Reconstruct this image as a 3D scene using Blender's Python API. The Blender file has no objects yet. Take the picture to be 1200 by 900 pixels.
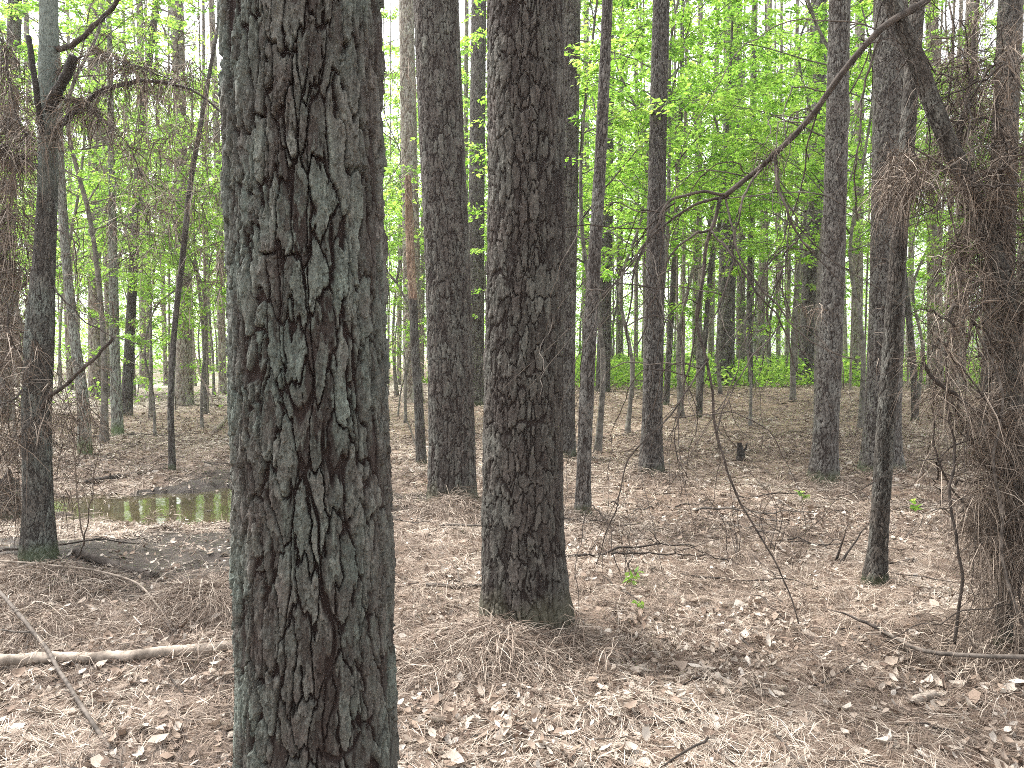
import bpy, math, random
import numpy as np
from math import radians as R

random.seed(7)
RNG = np.random.default_rng(11)
scene = bpy.context.scene
COL = scene.collection

# ------------------------------------------------------------------ camera
F = 890.0                      # focal length in pixels of a 1200 px wide frame
CAMZ = 1.5
TP = 40.0 / F
PITCH = math.atan(TP)
cam_d = bpy.data.cameras.new("camera")
cam = bpy.data.objects.new("camera", cam_d)
COL.objects.link(cam)
cam.location = (0, 0, CAMZ)
cam.rotation_euler = (math.pi / 2 - PITCH, 0, 0)
cam_d.sensor_fit = 'HORIZONTAL'
cam_d.sensor_width = 36
cam_d.lens = F / 1200 * 36
cam_d.clip_start = 0.05
cam_d.clip_end = 2000
scene.camera = cam
cp, sp = math.cos(PITCH), math.sin(PITCH)


def ray(px, py):
    a, b = (px - 600) / F, (450 - py) / F
    return np.array([a, cp + b * sp, -sp + b * cp])


def at(px, py, Y):
    d = ray(px, py)
    return np.array([0, 0, CAMZ]) + d * (Y / d[1])


# ------------------------------------------------------------------ noise
def hsh(ix, iy, s):
    ix = np.asarray(ix).astype(np.int64); iy = np.asarray(iy).astype(np.int64)
    h = (ix * 374761393 + iy * 668265263 + s * 1442695041) & 0xffffffff
    h = ((h ^ (h >> 13)) * 1274126177) & 0xffffffff
    h = ((h ^ (h >> 16)) * 2246822519) & 0xffffffff
    h = h ^ (h >> 15)
    return (h & 0xffffff) / float(0xffffff)


def vn(x, y, s=0, per=None):
    ix = np.floor(x); iy = np.floor(y)
    fx = x - ix; fy = y - iy
    fx = fx * fx * (3 - 2 * fx); fy = fy * fy * (3 - 2 * fy)
    x0, x1 = ix, ix + 1
    if per: x0 = np.mod(x0, per); x1 = np.mod(x1, per)
    a = hsh(x0, iy, s); b = hsh(x1, iy, s); c = hsh(x0, iy + 1, s); d = hsh(x1, iy + 1, s)
    return (a * (1 - fx) + b * fx) * (1 - fy) + (c * (1 - fx) + d * fx) * fy


def fbm(x, y, s=0, oct=3, per=None):
    t = 0.; amp = 0.5; tot = 0.
    for o in range(oct):
        t = t + amp * vn(x, y, s + o * 17, per); tot += amp
        x = x * 2; y = y * 2; amp *= 0.5
        if per: per = per * 2
    return t / tot


def sst(a, b, x):
    t = np.clip((x - a) / (b - a), 0, 1)
    return t * t * (3 - 2 * t)


def worley(x, y, per, s):
    ix = np.floor(x); iy = np.floor(y)
    F1 = np.full(x.shape, 9.); F2 = np.full(x.shape, 9.)
    ID = np.zeros(x.shape); DY = np.zeros(x.shape)
    for i in (-1, 0, 1):
        for j in (-1, 0, 1):
            cx = ix + i; cy = iy + j; wx = np.mod(cx, per)
            jx = cx + 0.1 + 0.8 * hsh(wx, cy, s); jy = cy + 0.05 + 0.9 * hsh(wx, cy, s + 5)
            dx = x - jx; dy = y - jy
            d = np.sqrt(dx * dx + dy * dy)
            near = d < F1
            F2 = np.where(near, F1, np.minimum(F2, d))
            ID = np.where(near, hsh(wx, cy, s + 9), ID)
            DY = np.where(near, dy, DY)
            F1 = np.where(near, d, F1)
    return F1, F2, ID, DY


# ------------------------------------------------------------------ mesh helpers
class MB:
    """collects vertices and faces (quads or triangles) of ONE mesh"""
    def __init__(s): s.v = []; s.f = []; s.n = 0; s.a = []

    def add(s, V, Fc, rnd=None):
        V = np.asarray(V, float); Fc = np.asarray(Fc, np.int64)
        s.v.append(V); s.f.append(Fc + s.n); s.n += len(V)
        if rnd is None: rnd = np.full(len(V), random.random())
        s.a.append(np.broadcast_to(np.asarray(rnd, float), (len(V),)))
        return s

    def build(s, name, mat, parent=None, origin=None, smooth=False):
        return mesh_obj(name, np.concatenate(s.v), s.f, mat, parent, origin, {'rnd': np.concatenate(s.a)}, smooth)


def mesh_obj(name, V, faces, mat, parent=None, origin=None, attrs=None, smooth=False):
    if not isinstance(faces, list): faces = [faces]
    V = np.asarray(V, float)
    if origin is not None: V = V - np.asarray(origin)
    me = bpy.data.meshes.new(name)
    me.vertices.add(len(V)); me.vertices.foreach_set('co', V.astype(np.float32).ravel())
    idx = np.concatenate([f.ravel() for f in faces]).astype(np.int32)
    sizes = np.concatenate([np.full(len(f), f.shape[1]) for f in faces]).astype(np.int32)
    starts = np.concatenate([[0], np.cumsum(sizes)[:-1]]).astype(np.int32)
    me.loops.add(len(idx)); me.loops.foreach_set('vertex_index', idx)
    me.polygons.add(len(sizes)); me.polygons.foreach_set('loop_start', starts)
    if smooth: me.polygons.foreach_set('use_smooth', np.ones(len(sizes), bool))
    me.update(calc_edges=True)
    for k, a in (attrs or {}).items():
        at_ = me.attributes.new(k, 'FLOAT', 'POINT')
        at_.data.foreach_set('value', np.ascontiguousarray(a, np.float32).ravel())
    me.materials.append(mat)
    o = bpy.data.objects.new(name, me)
    COL.objects.link(o)
    if parent is not None: o.parent = parent
    elif origin is not None: o.location = origin
    return o


def tag(o, label=None, cat=None, group=None, kind=None):
    if label: o['label'] = label
    if cat: o['category'] = cat
    if group: o['group'] = group
    if kind: o['kind'] = kind
    return o


def empty(name, loc):
    o = bpy.data.objects.new(name, None); COL.objects.link(o)
    o.empty_display_size = 0.1
    o.location = loc
    return o


def copy_tree(o, parent=None):
    c = o.copy(); COL.objects.link(c); c.parent = parent
    for ch in list(o.children): copy_tree(ch, c)
    return c


def resample(P, n, k=None):
    """Catmull-Rom through P, n points"""
    P = np.asarray(P, float)
    if len(P) == 2: P = np.array([P[0], (P[0] + P[1]) / 2, P[1]])
    L = np.concatenate([[0], np.cumsum(np.linalg.norm(np.diff(P[:, :3], axis=0), axis=1))])
    t = np.linspace(0, L[-1], n)
    i = np.clip(np.searchsorted(L, t, side='right') - 1, 0, len(P) - 2)
    u = ((t - L[i]) / np.maximum(L[i + 1] - L[i], 1e-9))[:, None]
    hh = np.maximum(np.diff(L), 1e-9)[:, None]
    sl = np.diff(P, axis=0) / hh
    tg = np.concatenate([sl[:1], (sl[:-1] * hh[1:] + sl[1:] * hh[:-1]) / (hh[1:] + hh[:-1]), sl[-1:]])
    p1 = P[i]; p2 = P[i + 1]
    m1 = tg[i] * hh[i]; m2 = tg[i + 1] * hh[i]
    u2, u3 = u * u, u * u * u
    return (2 * u3 - 3 * u2 + 1) * p1 + (u3 - 2 * u2 + u) * m1 + (-2 * u3 + 3 * u2) * p2 + (u3 - u2) * m2


def frames(P, ref=(0.03, 1, 0.02)):
    T = np.gradient(P, axis=0)
    T /= np.maximum(np.linalg.norm(T, axis=1, keepdims=True), 1e-9)
    ref = np.asarray(ref, float)
    if abs(np.mean(T @ ref)) > 0.8: ref = np.array([0.05, 0.1, 1.])
    N = np.cross(T, ref); N /= np.maximum(np.linalg.norm(N, axis=1, keepdims=True), 1e-9)
    B = np.cross(T, N)
    return T, N, B


def grid_faces(nr, nc, wrap=True):
    i = np.arange(nr - 1)[:, None]; j = np.arange(nc if wrap else nc - 1)[None, :]
    a = i * nc + j; b = i * nc + (j + 1) % nc
    return np.stack([a, b, b + nc, a + nc], -1).reshape(-1, 4)


def tube(mb, P, rad, nseg=6, rough=0.0, rnd=None, seed=None):
    P = np.asarray(P, float); rad = np.broadcast_to(np.asarray(rad, float), (len(P),))
    T, N, B = frames(P)
    th = np.arange(nseg) / nseg * 2 * math.pi
    r = rad[:, None] * np.ones(nseg)
    if rough:
        r = r * (1 + rough * (RNG.random(r.shape) - 0.5) * 2)
    V = P[:, None, :] + r[..., None] * (np.cos(th)[None, :, None] * N[:, None, :] + np.sin(th)[None, :, None] * B[:, None, :])
    V = V.reshape(-1, 3)
    k = len(V)
    fc = grid_faces(len(P), nseg)
    V = np.concatenate([V, P[:1], P[-1:]])
    j = np.arange(nseg); j2 = (j + 1) % nseg
    caps = np.concatenate([np.stack([j2, j, np.full(nseg, k)], -1), np.stack([j + k - nseg, j2 + k - nseg, np.full(nseg, k + 1)], -1)])
    if rnd is None: rnd = random.random()
    mb.v.append(V); mb.f.append(fc + mb.n); mb.f.append(caps + mb.n); mb.n += len(V)
    mb.a.append(np.full(len(V), rnd))


def wob(P, amp, seed, freq=3.0):
    """adds wiggle to a polyline"""
    P = np.asarray(P, float).copy()
    t = np.arange(len(P)) / max(len(P) - 1, 1) * freq
    for c in range(3):
        P[:, c] += amp * (fbm(t * 2 + c * 31.7, t * 0 + seed * 1.37, seed + c) - 0.5) * 2
    return P


# ------------------------------------------------------------------ materials
def nt(mat):
    mat.use_nodes = True
    t = mat.node_tree; t.nodes.clear()
    return t


def N_(t, typ, **kw):
    n = t.nodes.new(typ)
    for k, v in kw.items():
        if k in n.inputs.keys() if hasattr(n.inputs, 'keys') else False: n.inputs[k].default_value = v
        else: setattr(n, k, v)
    return n


def attr(t, name):
    n = t.nodes.new('ShaderNodeAttribute'); n.attribute_name = name
    return n.outputs['Fac']


def noise(t, scale, detail=4, rough=0.6, vec=None, dist=0):
    n = t.nodes.new('ShaderNodeTexNoise')
    n.inputs['Scale'].default_value = scale; n.inputs['Detail'].default_value = detail
    n.inputs['Roughness'].default_value = rough; n.inputs['Distortion'].default_value = dist
    if vec is not None: t.links.new(vec, n.inputs['Vector'])
    return n.outputs['Fac']


def ramp(t, fac, stops, interp='LINEAR'):
    n = t.nodes.new('ShaderNodeValToRGB'); e = n.color_ramp.elements
    n.color_ramp.interpolation = interp
    while len(e) < len(stops): e.new(0.5)
    for k, (p, c) in enumerate(stops):
        e[k].position = p
        e[k].color = (*c, 1) if hasattr(c, '__len__') else (c, c, c, 1)
    t.links.new(fac, n.inputs['Fac'])
    return n.outputs['Color']


def mix(t, fac, a, b, typ='MIX'):
    n = t.nodes.new('ShaderNodeMix'); n.data_type = 'RGBA'; n.blend_type = typ
    for sock, v in ((n.inputs[0], fac), (n.inputs[6], a), (n.inputs[7], b)):
        if hasattr(v, 'is_linked') or isinstance(v, bpy.types.NodeSocket): t.links.new(v, sock)
        elif not hasattr(v, '__len__'): sock.default_value = v
        else: sock.default_value = (*v, 1)
    return n.outputs[2]


def mth(t, op, a, b=0.0):
    n = t.nodes.new('ShaderNodeMath'); n.operation = op
    for k, v in ((0, a), (1, b)):
        if isinstance(v, bpy.types.NodeSocket): t.links.new(v, n.inputs[k])
        else: n.inputs[k].default_value = v
    return n.outputs[0]


def bump(t, h, strength, dist):
    n = t.nodes.new('ShaderNodeBump')
    n.inputs['Strength'].default_value = strength; n.inputs['Distance'].default_value = dist
    t.links.new(h, n.inputs['Height'])
    return n.outputs['Normal']


def out(t, sh):
    o = t.nodes.new('ShaderNodeOutputMaterial'); t.links.new(sh, o.inputs['Surface'])


def principled(t, col, rough=0.85, spec=0.25, nrm=None):
    p = t.nodes.new('ShaderNodeBsdfPrincipled')
    if isinstance(col, bpy.types.NodeSocket): t.links.new(col, p.inputs['Base Color'])
    else: p.inputs['Base Color'].default_value = (*col, 1)
    if isinstance(rough, bpy.types.NodeSocket): t.links.new(rough, p.inputs['Roughness'])
    else: p.inputs['Roughness'].default_value = rough
    p.inputs['Specular IOR Level'].default_value = spec
    if nrm is not None: t.links.new(nrm, p.inputs['Normal'])
    return p.outputs[0]


def geo_pos(t, sx=1, sy=1, sz=1):
    g = t.nodes.new('ShaderNodeTexCoord')
    m = t.nodes.new('ShaderNodeMapping')
    m.inputs['Scale'].default_value = (sx, sy, sz)
    t.links.new(g.outputs['Object'], m.inputs['Vector'])
    return m.outputs[0]


def bark_mat(name, furrow, under, plate, lichen, lich_amt=0.5, moss=None, bscale=1.0, moss_h=0.5):
    m = bpy.data.materials.new(name); t = nt(m)
    pl = attr(t, 'plate'); rn = attr(t, 'rnd')
    v = geo_pos(t, 1, 1, 0.45)
    n1 = noise(t, 9 * bscale, 5, 0.65, v)
    n2 = noise(t, 70 * bscale, 5, 0.75, v)
    n3 = noise(t, 3.5, 3, 0.5, geo_pos(t))
    base = mix(t, rn, under, plate)
    base = mix(t, ramp(t, n2, [(0.35, 0.0), (0.65, 0.6)]), base, plate)
    und = mix(t, n1, under, furrow)
    lf = mth(t, 'MULTIPLY', ramp(t, n1, [(0.5 - 0.25 * lich_amt, 0.0), (0.72 - 0.2 * lich_amt, 1.0)]), ramp(t, n3, [(0.3, 0.35), (0.6, 1.0)]))
    lf = mth(t, 'MULTIPLY', lf, ramp(t, rn, [(0.12, 0.25), (0.4, 1.0)]))
    base = mix(t, lf, base, lichen)
    fl = noise(t, 170 * bscale, 4, 0.75, geo_pos(t, 1, 1, 0.7))
    base = mix(t, ramp(t, fl, [(0.60, 0.0), (0.70, 0.65)]), base, tuple(min(1, c * 2.3) for c in plate))
    base = mix(t, 1.0, base, ramp(t, rn, [(0.15, 0.72), (0.5, 1.0), (0.85, 1.4)]), 'MULTIPLY')
    base = mix(t, 1.0, base, ramp(t, n2, [(0.3, 0.55), (0.5, 1.0), (0.7, 1.5)]), 'MULTIPLY')  # here and next line: flake specks plus small-crevice shade put into the colour
    base = mix(t, 1.0, base, ramp(t, noise(t, 330 * bscale, 2, 0.7, geo_pos(t, 1, 1, 0.6)), [(0.3, 0.6), (0.7, 1.45)]), 'MULTIPLY')
    base = mix(t, ramp(t, fl, [(0.30, 0.6), (0.45, 0.0)]), base, under)
    c = mix(t, ramp(t, pl, [(0.18, 0.0), (0.5, 1.0)]), und, base)
    if moss:
        g = t.nodes.new('ShaderNodeTexCoord'); s = t.nodes.new('ShaderNodeSeparateXYZ')
        t.links.new(g.outputs['Object'], s.inputs[0])
        hh = mth(t, 'DIVIDE', s.outputs['Z'], moss_h)
        mf = mth(t, 'SUBTRACT', mth(t, 'ADD', n1, 0.25), hh)
        c = mix(t, ramp(t, mf, [(0.1, 0.0), (0.5, 0.7)]), c, moss)
    if name == 'bark_lichened':
        g = t.nodes.new('ShaderNodeTexCoord'); s_ = t.nodes.new('ShaderNodeSeparateXYZ'); t.links.new(g.outputs['Object'], s_.inputs[0])
        up = mth(t, 'ADD', s_.outputs['Z'], mth(t, 'MULTIPLY', n1, 1.6))
        c = mix(t, mth(t, 'MULTIPLY', ramp(t, mth(t, 'MULTIPLY', up, .2), [(.62, 0), (.72, 1)]), ramp(t, n2, [(.3, .35), (.5, 1)])), c, lichen)
    oi = t.nodes.new('ShaderNodeObjectInfo')
    c = mix(t, 1.0, c, ramp(t, oi.outputs['Random'], [(0.0, (.80, .78, .76)), (0.5, (1, .98, .95)), (1.0, (1.22, 1.22, 1.20))]), 'MULTIPLY')
    hgt = mth(t, 'ADD', mth(t, 'MULTIPLY', n2, 0.7), mth(t, 'MULTIPLY', fl, 0.3))
    out(t, principled(t, c, 0.85, 0.22, bump(t, hgt, 0.9, 0.012 / bscale)))
    return m


def ramp_mat(name, stops, rough=0.85, spec=0.2, trans=0.0, varscale=None, tstops=None):
    """colour from the per-piece 'rnd' attribute; trans>0 adds light shining through"""
    m = bpy.data.materials.new(name); t = nt(m)
    rn = attr(t, 'rnd')
    c = ramp(t, rn, stops)
    if varscale:
        c = mix(t, ramp(t, noise(t, varscale, 3, 0.6, geo_pos(t)), [(0.35, 0.0), (0.65, 0.85)]), c, tuple(x * 0.42 for x in stops[0][1]))
    p = principled(t, c, rough, spec)
    if trans:
        tr = t.nodes.new('ShaderNodeBsdfTranslucent')
        t.links.new(ramp(t, rn, tstops) if tstops else c, tr.inputs[0])
        mx = t.nodes.new('ShaderNodeMixShader'); mx.inputs[0].default_value = trans
        t.links.new(p, mx.inputs[1]); t.links.new(tr.outputs[0], mx.inputs[2]); p = mx.outputs[0]
    out(t, p)
    return m


M = {}
M['bark_fg'] = bark_mat('bark_big_pine', (0.011, 0.008, 0.008), (0.052, 0.036, 0.031), (0.090, 0.082, 0.076), (0.102, 0.122, 0.109), 0.7)
M['bark'] = bark_mat('bark_pine', (0.012, 0.009, 0.008), (0.033, 0.024, 0.021), (0.072, 0.064, 0.058), (0.092, 0.094, 0.084), 0.4, (0.095, 0.090, 0.062), 1.0, 0.3)
M['bark_mid'] = bark_mat('bark_mid_pine', (0.013, 0.010, 0.009), (0.037, 0.028, 0.024), (0.088, 0.080, 0.074), (0.118, 0.117, 0.109), 0.45, (0.06, 0.07, 0.035), 0.8, 0.2)
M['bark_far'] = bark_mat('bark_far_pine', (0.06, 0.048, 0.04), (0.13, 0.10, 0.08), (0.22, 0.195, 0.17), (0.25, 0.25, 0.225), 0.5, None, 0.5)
M['bark_lich'] = bark_mat('bark_lichened', (0.015, 0.013, 0.012), (0.030, 0.026, 0.023), (0.062, 0.057, 0.051), (0.15, 0.175, 0.16), 0.15, (0.05, 0.065, 0.03), 0.8, 0.2)
M['bark_grey'] = bark_mat('bark_smooth_grey', (0.035, 0.03, 0.026), (0.075, 0.065, 0.055), (0.13, 0.125, 0.11), (0.21, 0.235, 0.215), 0.9, (0.08, 0.12, 0.035), 0.8, 0.5)
M['bark_dark'] = bark_mat('bark_dark', (0.018, 0.015, 0.013), (0.035, 0.029, 0.025), (0.065, 0.057, 0.05), (0.12, 0.125, 0.115), 0.35, (0.05, 0.062, 0.028), 0.8, 0.12)
M['bark_orange'] = bark_mat('bark_orange', (0.06, 0.04, 0.03), (0.15, 0.095, 0.068), (0.22, 0.155, 0.115), (0.25, 0.2, 0.15), 0.3, None, 0.8)
M['twig'] = ramp_mat('twig_bark', [(0.0, (0.045, 0.036, 0.03)), (0.6, (0.10, 0.082, 0.07)), (1.0, (0.2, 0.175, 0.15))], 0.85, 0.2, 0, 18)
M['sapling'] = ramp_mat('pale_sapling_bark', [(0.0, (0.10, 0.088, 0.075)), (1.0, (0.26, 0.245, 0.215))], 0.85, 0.2, 0, 9)
M['pale_wood'] = ramp_mat('weathered_wood', [(0.0, (0.18, 0.145, 0.115)), (1.0, (0.42, 0.355, 0.295))], 0.85, 0.2, 0, 14)
M['dark_wood'] = ramp_mat('wet_dark_wood', [(0.0, (0.02, 0.016, 0.013)), (1.0, (0.06, 0.048, 0.04))], 0.75, 0.3, 0, 25)
NEED = [(0.0, (0.045, 0.032, 0.025)), (0.35, (0.145, 0.104, 0.079)), (0.7, (0.265, 0.208, 0.163)), (1.0, (0.48, 0.415, 0.345))]
M['needles'] = ramp_mat('fallen_pine_needles', NEED, 0.7, 0.3)
DNEED = [(0.0, (0.024, 0.017, 0.013)), (0.45, (0.085, 0.063, 0.048)), (0.75, (0.19, 0.15, 0.118)), (1.0, (0.42, 0.35, 0.285))]
M['drape'] = ramp_mat('hanging_dead_needles', DNEED, 0.75, 0.25)
M['dead_leaf'] = ramp_mat('dead_leaves', [(0.0, (0.085, 0.055, 0.04)), (0.3, (0.24, 0.178, 0.135)), (0.65, (0.35, 0.30, 0.25)), (1.0, (0.47, 0.425, 0.375))], 0.75, 0.3, 0.12)
GL = [(0.0, (0.06, 0.13, 0.02)), (0.5, (0.115, 0.21, 0.03)), (1.0, (0.18, 0.27, 0.045))]
GT = [(0.0, (0.22, 0.45, 0.045)), (0.5, (0.36, 0.62, 0.085)), (1.0, (0.54, 0.74, 0.14))]
M['leaf'] = ramp_mat('green_leaves', GL, 0.5, 0.35, 0.62, None, GT)
M['leaf_low'] = ramp_mat('undergrowth_leaves', GL, 0.5, 0.3, 0.5, None, GT)
M['pine_green'] = ramp_mat('pine_needles_green', [(0.0, (0.035, 0.07, 0.02)), (1.0, (0.08, 0.13, 0.035))], 0.6, 0.3, 0.3)


# ------------------------------------------------------------------ ground shape
PUD = (-3.5, 7.72, 1.6, 0.92)
MOUNDS = []                                  # x, y, radius, height of straw heaped at trunk feet


def pud_field(x, y):
    n = (fbm(x * 1.3 + 40, y * 1.3 + 40, 5, 3) - 0.5) * 0.9 + (fbm(x * 6 + 4, y * 6 + 4, 6, 2) - 0.5) * 0.55
    return np.sqrt(((x - PUD[0]) / PUD[2]) ** 2 + ((y - PUD[1]) / PUD[3]) ** 2) + n


def gz(x, y, fine=True):
    x = np.asarray(x, float); y = np.asarray(y, float)
    d = np.sqrt(x * x + y * y)
    z = 0.46 * sst(9, 24, d) * sst(-5, 3, x + 0.1 * y)
    z = z + 0.16 * (fbm(x / 6 + 50, y / 6 + 50, 3, 2) - 0.5) * sst(5, 14, d)
    z = z - 0.16 * (1 - sst(0.5, 1.3, pud_field(x, y)))
    z = z - 0.05 * (1 - sst(0.8, 2.6, pud_field(x, y)))
    for (mx, my, mr, mh) in MOUNDS:
        q = ((x - mx) ** 2 + (y - my) ** 2) / mr ** 2
        z = z + mh * np.exp(-q)
    if fine:
        f = 1 - 0.6 * sst(10, 30, d)
        z = z + f * (0.10 * (fbm(x * 1.7 + 9, y * 1.7 + 9, 21, 2) - 0.5) + 0.075 * (fbm(x * 6 + 3, y * 6 + 3, 33, 3) - 0.5))
    return z


def ground_at(px, py):
    d = ray(px, py); t = 5.0
    for _ in range(60):
        p = np.array([0, 0, CAMZ]) + d * t
        z = float(gz(p[0], p[1], False))
        tn = (z - CAMZ) / d[2] if d[2] < -1e-4 else 60
        t = 0.5 * t + 0.5 * min(max(tn, 1), 80)
    p = np.array([0, 0, CAMZ]) + d * t
    p[2] = float(gz(p[0], p[1]))
    return p


def mudf(x, y):
    pf = pud_field(x, y + 0.35)
    m = 1 - sst(1.2, 2.6, pf)
    n = fbm(x * 1.1 + 7, y * 1.1 + 7, 61, 3)
    left = (1 - sst(-2.6, -0.6, x)) * sst(2.0, 3.0, y) * (1 - sst(9, 14, y))
    m = m * (1 - .6 * sst(0, .6, y - PUD[1])) * (.35 + .65 * sst(.35, .55, n))
    m = m + .9 * np.exp(-(((x + 2.55) / 1.1) ** 2 + ((y - 5.75) / .75) ** 2)) * sst(.3, .6, n)
    return np.clip(m + 0.55 * left * sst(0.45, 0.65, n), 0, 1)


# ------------------------------------------------------------------ trunks
def bark(U, V, C, wu, wv, depth, seed):
    """height (m) and colour masks of flaking plated bark on a trunk of girth C"""
    n = max(5, int(round(C / wu))); u = U / C
    a0 = u * n; b0 = V / wv
    wa = fbm(u * n, V / (wv * 0.7), seed, 2, n) - 0.5
    wb = fbm(u * n * 2, V / (wv * 0.8), seed + 3, 2, n * 2) - 0.5
    ja = fbm(u * n * 5, V / (wv * 0.22), seed + 13, 4, n * 5) - 0.5
    jb = fbm(u * n * 5, V / (wv * 0.3), seed + 23, 4, n * 5) - 0.5
    a = a0 + wa * 0.62 + ja * 0.42; b = b0 + wb * 0.9 + jb * 0.36
    F1, F2, ID, DY = worley(a, b, n, seed)
    gap = F2 - F1
    fur = sst(0.03, 0.11, gap)
    m = max(3, int(round(n * 0.8)))
    s = fbm(u * m + wa * 0.3 + ja * 0.10, V / (wv * 2.8), seed + 40, 2, m)
    lng = sst(0.006, 0.026, np.abs(s - 0.5))
    P = np.minimum(fur, lng)
    # plates peel in thin layers: flat tops and crisp stepped edges
    q = fbm(u * n * 6, V / wv * 9, seed + 90, 4, n * 6)
    fld = fbm(u * n * 2 + ja * 1.1, V / wv * 1.5 + jb * 1.1, seed + 77, 2, n * 2) * 0.62 + ID * 0.30 + (q - 0.5) * 0.10
    nl = 7.0
    k = fld * nl; kf = np.floor(k)
    terr = (kf + sst(0.80, 1.0, k - kf)) / nl
    t01 = np.clip((terr - 0.15) / 0.6, 0, 1)
    h = depth * P * (0.42 + 0.75 * t01 - 0.14 * DY)
    G1, G2, I2, D2 = worley(a * 3 + q * 0.8, b * 2.6 + q * 0.6, n * 3, seed + 99)
    h = h + depth * 0.17 * (0.3 + 0.7 * P) * (np.floor(I2 * 2.99) / 2 - 0.7 * D2)
    h = h + depth * 0.34 * (q - 0.5)
    h = h - depth * 0.14 * P * (1 - sst(0.0, 0.07, G2 - G1))
    return h, np.clip(P * (0.25 + 0.85 * t01), 0, 1), np.clip(0.45 * hsh(kf, np.floor(ID * 999), seed) + 0.35 * I2 + 0.2 * ID, 0, 1)


def trunk_mesh(P, rad, nu, step, dense_len, wu=0.05, wv=0.12, depth=0.012, seed=1, flare=0.35, flare_h=0.16, coarse=0.3, roots=True):
    """P: centre line, rad: radius at each P. returns V, faces, attrs"""
    P = np.asarray(P, float); rad = np.asarray(rad, float)
    PR = resample(np.column_stack([P, rad]), 400)
    L = np.concatenate([[0], np.cumsum(np.linalg.norm(np.diff(PR[:, :3], axis=0), axis=1))])
    dense_len = min(dense_len, L[-1])
    v = np.arange(0, dense_len, step)
    if dense_len < L[-1] - 1e-6: v = np.concatenate([v, np.arange(dense_len, L[-1], coarse), [L[-1]]])
    C3 = np.column_stack([np.interp(v, L, PR[:, k]) for k in range(3)])
    r = np.interp(v, L, PR[:, 3])
    T, Nn, B = frames(C3)
    th = np.arange(nu) / nu * 2 * math.pi
    rm = float(np.interp(min(1.2, L[-1] / 2), L, PR[:, 3]))
    C = 2 * math.pi * rm
    U, Vv = np.meshgrid(th / (2 * math.pi) * C, v)
    h, pl, rn = bark(U, Vv, C, wu, wv, depth, seed)
    r2 = r[:, None] * (1 + 0.03 * (fbm(U / C * 3, Vv * 0.8, seed + 7, 2, 3) - 0.5) * 2)
    fl = flare * np.exp(-v / flare_h)[:, None]
    if roots: fl = fl * (0.6 + 0.9 * fbm(U / C * 5, Vv * 0.2, seed + 8, 2, 5))
    r2 = r2 * (1 + fl) + h - depth * 0.8
    # thinner displacement where the stem gets thin
    V = C3[:, None, :] + r2[..., None] * (np.cos(th)[None, :, None] * Nn[:, None, :] + np.sin(th)[None, :, None] * B[:, None, :])
    return V.reshape(-1, 3), grid_faces(len(v), nu), {'plate': pl.ravel(), 'rnd': rn.ravel()}


def pix_path(pts, Y, height, top_r=None, sink=0.12):
    """pts (px, py, width px) from the foot up -> world centre line and radii; continued upward to height"""
    P = []; r = []
    for (px, py, w, *dy) in pts:
        yy = Y + (dy[0] if dy else 0)
        p = at(px, py, yy); P.append(p); r.append(w * 0.5 * yy / F)
    P = [np.array(p) for p in P]
    d = P[-1] - P[-2]; d = d / np.linalg.norm(d)
    if height and P[-1][2] < height:
        k = (height - P[-1][2])
        dd = d / max(d[2], 0.3)
        P.append(P[-1] + dd * k * np.array([0.7, 0.7, 1])); r.append(top_r if top_r else r[-1] * 0.5)
    # sink the foot
    d0 = P[0] - P[1]; d0 = d0 / np.linalg.norm(d0)
    P.insert(0, P[0] + d0 * sink); r.insert(0, r[0])
    return np.array(P), np.array(r)


def pine_crown(seed, H0, H1, rad):
    """needle tufts on short limbs between heights H0 and H1"""
    rng = np.random.default_rng(seed); mb = MB(); lb = MB()
    for k in range(15):
        z = H0 + (H1 - H0) * rng.random(); az = rng.random() * 6.283
        ln = rad * (1.1 - 0.75 * (z - H0) / (H1 - H0)) * (0.6 + 0.5 * rng.random())
        d = np.array([math.cos(az), math.sin(az), 0.15 + 0.3 * rng.random()])
        p = np.array([[0, 0, z], d * ln * 0.5 + [0, 0, z], d * ln + [0, 0, z]])
        tube(lb, p, [0.05, 0.035, 0.012], 4)
        for q in range(5):
            c = p[0] + (p[2] - p[0]) * (0.45 + 0.55 * rng.random()) + rng.normal(0, 0.22, 3)
            n = 26
            dv = rng.normal(0, 1, (n, 3)); dv[:, 2] += 0.3; dv /= np.linalg.norm(dv, axis=1, keepdims=True)
            e = c + dv * 0.26 * (0.7 + 0.5 * rng.random((n, 1)))
            s = np.cross(dv, rng.normal(0, 1, (n, 3))); s /= np.linalg.norm(s, axis=1, keepdims=True)
            s *= 0.011
            V = np.stack([np.repeat(c[None], n, 0) - s, np.repeat(c[None], n, 0) + s, e + s * 0.4, e - s * 0.4], 1).reshape(-1, 3)
            fc = np.arange(n * 4).reshape(n, 4)
            mb.add(V, fc, np.repeat(rng.random(n), 4))
    return mb, lb


PCROWN = []
for k in range(3):
    a, b = pine_crown(50 + k, 16.5, 22.5, 2.6)
    nq = sum(len(f) for f in a.f)
    a.f += [f + a.n for f in b.f]; a.v += b.v; a.a += b.a; a.n += b.n
    oc = a.build('crown', M['pine_green']); oc.data.materials.append(M['bark_far'])
    mi = np.zeros(len(oc.data.polygons), np.int32); mi[nq:] = 1
    oc.data.polygons.foreach_set('material_index', mi)
    PCROWN.append(oc.data)
    bpy.data.objects.remove(oc)


def add_crown(root, top_xy, k, rot=None, s=1.0):
    me = PCROWN[k % 3]
    c = bpy.data.objects.new('crown', me); COL.objects.link(c); c.parent = root
    c.location = (top_xy[0], top_xy[1], 0)
    c.rotation_euler = (0, 0, random.random() * 6.28 if rot is None else rot); c.scale = (s, s, s)


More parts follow.
